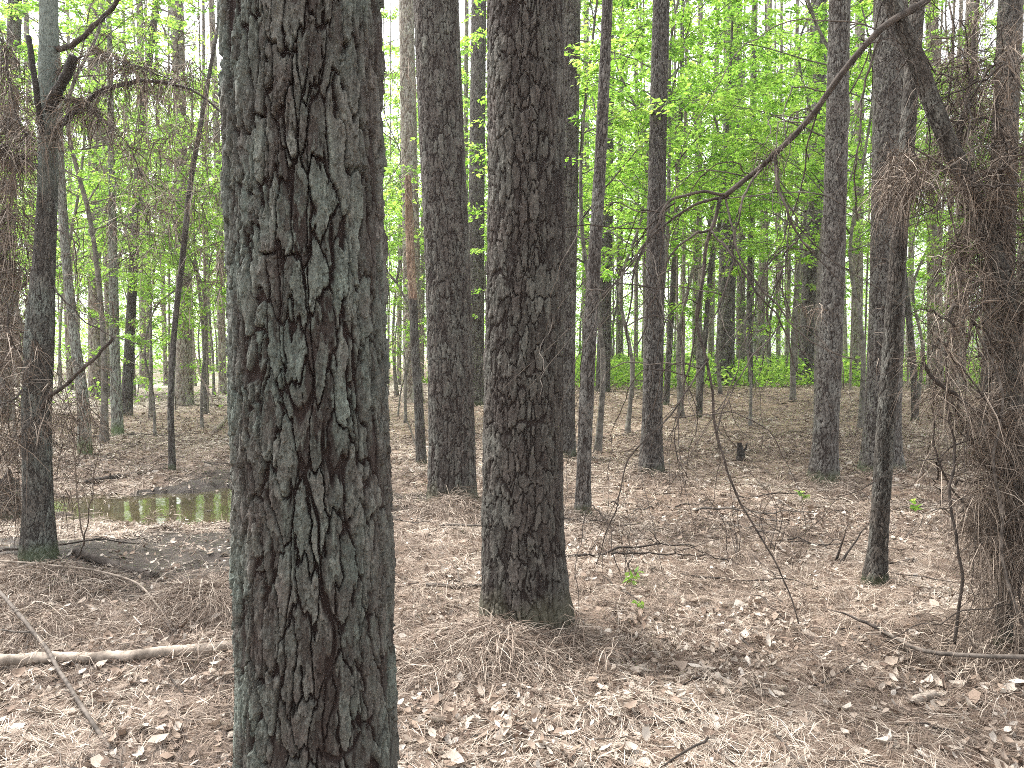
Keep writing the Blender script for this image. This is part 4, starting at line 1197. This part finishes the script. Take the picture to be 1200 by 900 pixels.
for k in range(150):
    yb = 2.6 + 9 * random.random() ** 1.4; xb = random.uniform(-.66, .66) * yb
    if pud_field(xb, yb) < 1.3: continue
    az = random.random() * 6.28; ln = random.uniform(.12, .45) * (1 + .5 * (random.random() < .25))
    xs_ = xb + np.cos(az) * np.linspace(-.5, .5, 8) * ln; ys_ = yb + np.sin(az) * np.linspace(-.5, .5, 8) * ln
    r0 = random.uniform(.002, .006)
    P = np.stack([xs_, ys_, gz(xs_, ys_) + r0 + random.uniform(.01, .03)], 1)
    mb = MB(); tube(mb, wob(P, .015, 900 + k, 3), np.linspace(r0, r0 * .5, 8), 6, .1)
    tag(mb.build('fallen_twig', M['twig'], None, P[0], True), 'short thin dry twig lying loose on the needle floor', 'twig', 'dry twigs on the floor')
for k in range(42):
    yb = 4.5 + 9 * random.random(); xb = random.uniform(-.66, .66) * yb
    if pud_field(xb, yb) < 1.0: continue
    az = random.gauss(0, .7); ln = random.uniform(.45, 1.3)
    xs_ = xb + np.cos(az) * np.linspace(-.5, .5, 16) * ln; ys_ = yb + np.sin(az) * np.linspace(-.5, .5, 16) * ln
    r0 = random.uniform(.005, .013)
    P = wob(np.stack([xs_, ys_, gz(xs_, ys_) + r0 + random.uniform(.02, .05)], 1), .04, 1900 + k, 3)
    mb = MB(); rn_ = random.random(); tube(mb, P, np.linspace(r0, r0 * .35, 16), 7, .12, rn_)
    for q in range(3):
        s0 = P[random.randint(4, 14)]; sd = np.array([random.gauss(0, .6), random.gauss(0, .5), random.uniform(0, .5)]) * ln * .4
        tube(mb, wob(resample([s0, s0 + sd * .5, s0 + sd * [1, 1, .8]], 8), .015, k + q), np.linspace(r0 * .4, .001, 8), 5, .1, rn_)
    tag(mb.build('fallen_branch', M['twig'], None, P[0], True), 'crooked dead branch lying among the straw and leaves', 'branch', 'dead branches on the floor')
# the charred stump standing mid-floor
gp = ground_at(868, 540)
sroot = empty('charred_stump', gp); tag(sroot, 'small black charred stump standing in the straw', 'stump')
V, fc, A = trunk_mesh(np.array([gp - [0, 0, .1], gp + [0, 0, .08], gp + [-.02, 0, .24]]), np.array([.065, .05, .03]), 40, .01, 2, .02, .05, .008, 811, .4, .1)
mesh_obj('trunk', V, fc, M['dark_wood'], sroot, gp, A, True)
mb = MB(); tube(mb, resample([gp + [0, 0, .1], gp + [.06, 0, .16], gp + [.08, -.01, .24]], 8), np.linspace(.02, .008, 8), 7, .1); mb.build('splinter', M['dark_wood'], sroot, gp, True)
# rotten stump by the frame edge
gp = ground_at(8, 610)
sroot = empty('rotten_stump', gp); tag(sroot, 'dark rotten stump at the picture edge behind the lichened tree', 'stump')
V, fc, A = trunk_mesh(np.array([gp - [0, 0, .1], gp + [0, 0, .16], gp + [.01, 0, .36]]), np.array([.11, .10, .085]), 70, .012, 2, .05, .12, .02, 815, .3, .15)
mesh_obj('trunk', V, fc, M['bark_dark'], sroot, gp, A, True)
mb = MB(); tube(mb, resample([gp + [.02, 0, .33], gp + [.04, -.02, .40], gp + [.05, -.02, .46]], 8), np.linspace(.06, .012, 8), 9, .2); mb.build('splinter', M['dark_wood'], sroot, gp, True)

# green seedlings
for (px, py, sz, lab) in ((742, 684, .10, 'tiny green seedling in the straw beside the dark thick pine'), (746, 716, .07, 'smallest green sprout on the open straw'), (1070, 600, .12, 'low green tuft beyond the thin mossy-footed stem'), (940, 590, .10, 'small green seedling near the scaly pine foot'), (300, 852, .05, 'green sprout by the closest trunk foot')):
    gp = ground_at(px, py); sroot = empty('seedling', gp); tag(sroot, lab, 'seedling')
    mb = MB(); tube(mb, [gp - [0, 0, .02], gp + [.004, 0, sz * .5], gp + [.01, 0, sz]], [.0022, .0018, .001], 5); mb.build('stem', M['twig'], sroot, gp)
    mb = MB(); n = 12
    C = gp + np.stack([rl_.normal(0, sz * .2, n), rl_.normal(0, sz * .2, n), rl_.uniform(.3, 1, n) * sz], 1)
    V, fc = leaf_faces(rl_, C, rl_.normal(0, 1, (n, 3)) * [1, 1, .5], sz * .6, .5); mb.add(V, fc, np.repeat(rl_.random(n), 4))
    mb.build('leaves', M['leaf_low'], sroot, gp)

# ------------------------------------------------------------------ air
hm = bpy.data.materials.new('thin_haze'); t = nt(hm)
pv = t.nodes.new('ShaderNodeVolumePrincipled'); pv.inputs['Density'].default_value = .0011
pv.inputs['Color'].default_value = (.95, .97, .95, 1); pv.inputs['Anisotropy'].default_value = 0.3
ho = t.nodes.new('ShaderNodeOutputMaterial'); t.links.new(pv.outputs[0], ho.inputs['Volume'])
V = np.array([[x, y, z] for x in (-300, 300) for y in (-130, 340) for z in (-2.5, 36)], float)
fc = np.array([[0, 1, 3, 2], [4, 6, 7, 5], [0, 4, 5, 1], [2, 3, 7, 6], [0, 2, 6, 4], [1, 5, 7, 3]])
tag(mesh_obj('haze', V, fc, hm), 'thin pale haze softening the far trees', 'haze', None, 'stuff')

# ------------------------------------------------------------------ light
w = bpy.data.worlds.new('World'); scene.world = w; w.use_nodes = True
t = w.node_tree; t.nodes.clear()
SUN_EL, SUN_AZ = R(58), R(-56)
sky = t.nodes.new('ShaderNodeTexSky'); sky.sky_type = 'NISHITA'; sky.sun_disc = False
sky.sun_elevation = SUN_EL; sky.sun_rotation = SUN_AZ; sky.dust_density = 3; sky.air_density = 1.0
hs = t.nodes.new('ShaderNodeHueSaturation'); hs.inputs['Saturation'].default_value = .12
t.links.new(sky.outputs[0], hs.inputs['Color'])
bg = t.nodes.new('ShaderNodeBackground'); bg.inputs['Strength'].default_value = .12
t.links.new(hs.outputs[0], bg.inputs['Color'])
ow = t.nodes.new('ShaderNodeOutputWorld'); t.links.new(bg.outputs[0], ow.inputs['Surface'])
sd = bpy.data.lights.new('sun', 'SUN'); sd.energy = 1.5; sd.angle = R(14); sd.color = (1, .96, .9)
so = bpy.data.objects.new('sun', sd); COL.objects.link(so)
so.rotation_euler = (math.pi / 2 - SUN_EL, 0, math.pi - SUN_AZ)

scene.view_settings.view_transform = 'Standard'
scene.view_settings.look = 'None'
scene.view_settings.exposure = 2.52
scene.view_settings.gamma = 1
scene.view_settings.use_curve_mapping = False
scene.render.engine = 'CYCLES'
cy = scene.cycles
cy.max_bounces = 8; cy.diffuse_bounces = 6; cy.glossy_bounces = 2; cy.transmission_bounces = 6; cy.transparent_max_bounces = 4
cy.caustics_reflective = False; cy.caustics_refractive = False
cy.filter_width = 0.95
cy.use_denoising = False
cy.use_adaptive_sampling = True; cy.adaptive_threshold = .008
